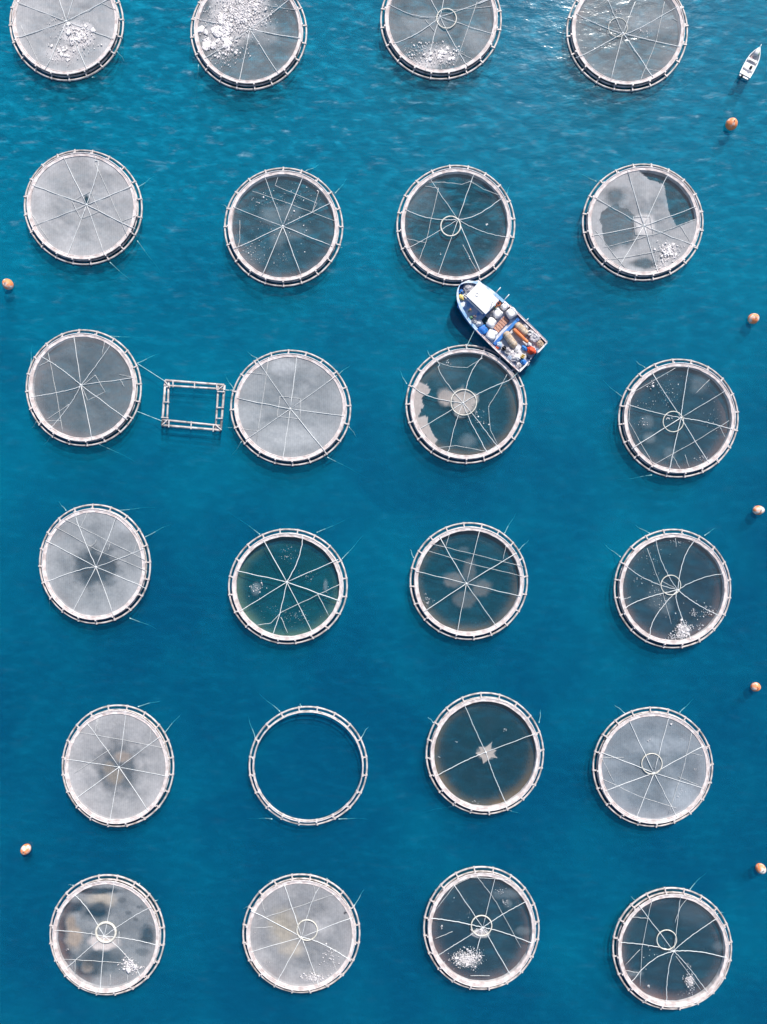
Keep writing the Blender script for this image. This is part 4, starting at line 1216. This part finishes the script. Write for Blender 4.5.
# ------------------------------------------------------------------ small motorboat
ms, mb = W(742.9, 78.0), W(757.4, 50.2)
md = (mb - ms)
MA = math.atan2(md.y, md.x)
ML = md.length
MB_ = thing('motorboat', 'small white open motorboat in the top right corner', 'boat', ms, MA)
def mhull():
    bm = bmesh.new()
    st = [(0, .98, .62), (.25, 1.06, .62), (.5, 1.04, .66), (.68, .9, .72), (.82, .62, .8), (.92, .32, .86), (1.0, .05, .9)]
    rows = []
    for f, hb, g in st:
        x = f * ML
        prof = [(0, -.35), (.7, -.2), (.93, .15), (1, g)]
        out = [(x - .3 * f * (1 - z / g if z > 0 else 1), s * hb * q, z) for s, seq in ((-1, prof[::-1]), (1, prof[1:])) for q, z in seq]
        t = .13
        hi = max(.02, hb - t)
        fl = .18 if f < .8 else g - .22
        inn = [(x, hi, g), (x, hi * .92, fl), (x, 0, fl - .02), (x, -hi * .92, fl), (x, -hi, g)]
        rows.append([bm.verts.new(p) for p in out + inn])
    n = len(rows[0])
    for A, B in zip(rows[:-1], rows[1:]):
        for k in range(n): bm.faces.new((A[k], B[k], B[(k + 1) % n], A[(k + 1) % n]))
    bm.faces.new(rows[-1][::-1])
    r0 = rows[0]
    # closed transom: outer section against the inner one
    bm.faces.new(r0)
    bmesh.ops.recalc_face_normals(bm, faces=bm.faces)
    return obj('hull', bm, M['white_paint'], MB_, smooth=False)
mhull()
bm = bmesh.new(); box(bm, (.12, 0, .52), (.16, 1.9, .3)); obj('transom', bm, M['white_paint'], MB_, smooth=False)
bm = bmesh.new(); box(bm, (ML * .3, 0, .42), (.35, 1.7, .08), bev=.02); obj('bench', bm, M['white_paint'], MB_, smooth=False)
bm = bmesh.new(); box(bm, (ML * .58, 0, .45), (.35, 1.6, .08), bev=.02); obj('bench', bm, M['white_paint'], MB_, smooth=False)
bm = bmesh.new(); tube(bm, [(ML * f, 0, z) for f, z in ((.7, .76), (.85, .85), (.98, .95))], [.5, .34, .06], 10); 
for v_ in bm.verts: v_.co.z = .72 + (v_.co.z - .8) * .25 + .12 * v_.co.x / ML
obj('bow_deck', bm, M['white_paint'], MB_)
bm = bmesh.new(); tube(bm, [(ML * .95, 0, .9), (ML * 1.07, 0, .98)], .05, 6); obj('bow_roller', bm, M['white_paint'], MB_)
EN = obj('outboard_motor', bmesh.new(), M['black'], MB_)
bm = bmesh.new(); blob(bm, (-.3, .4, .7), (.3, .2, .26), .05, 1.2, 2, 3); box(bm, (-.22, .4, .15), (.16, .12, .9)); bm.to_mesh(EN.data); bm.free()
def mthing(name, f, y, z, rad, mat, label, cat, amp=.2):
    bm = bmesh.new(); blob(bm, (0, 0, rad[2] * .8), rad, amp, 1.8, rnd.uniform(0, 40), 3, flat=-rad[2] * .8)
    o_ = obj(name, bm, mat)
    c, s = math.cos(MA), math.sin(MA)
    o_.location = (ms.x + c * ML * f - s * y, ms.y + s * ML * f + c * y, z)
    o_.rotation_euler.z = MA
    return tag(o_, label, cat)
mthing('gear_bag', .33, -.28, .46, (.3, .24, .22), M['black'], 'black bag on the rear bench of the small motorboat', 'bag', .15)
mthing('life_jacket', .64, .3, .2, (.32, .25, .2), M['pink'], 'pale red life jacket in the bow half of the small motorboat', 'life jacket')
mthing('rope_heap', .78, -.28, .62, (.25, .2, .16), M['green'], 'greenish rope heap on the motorboat bow', 'rope', .3)
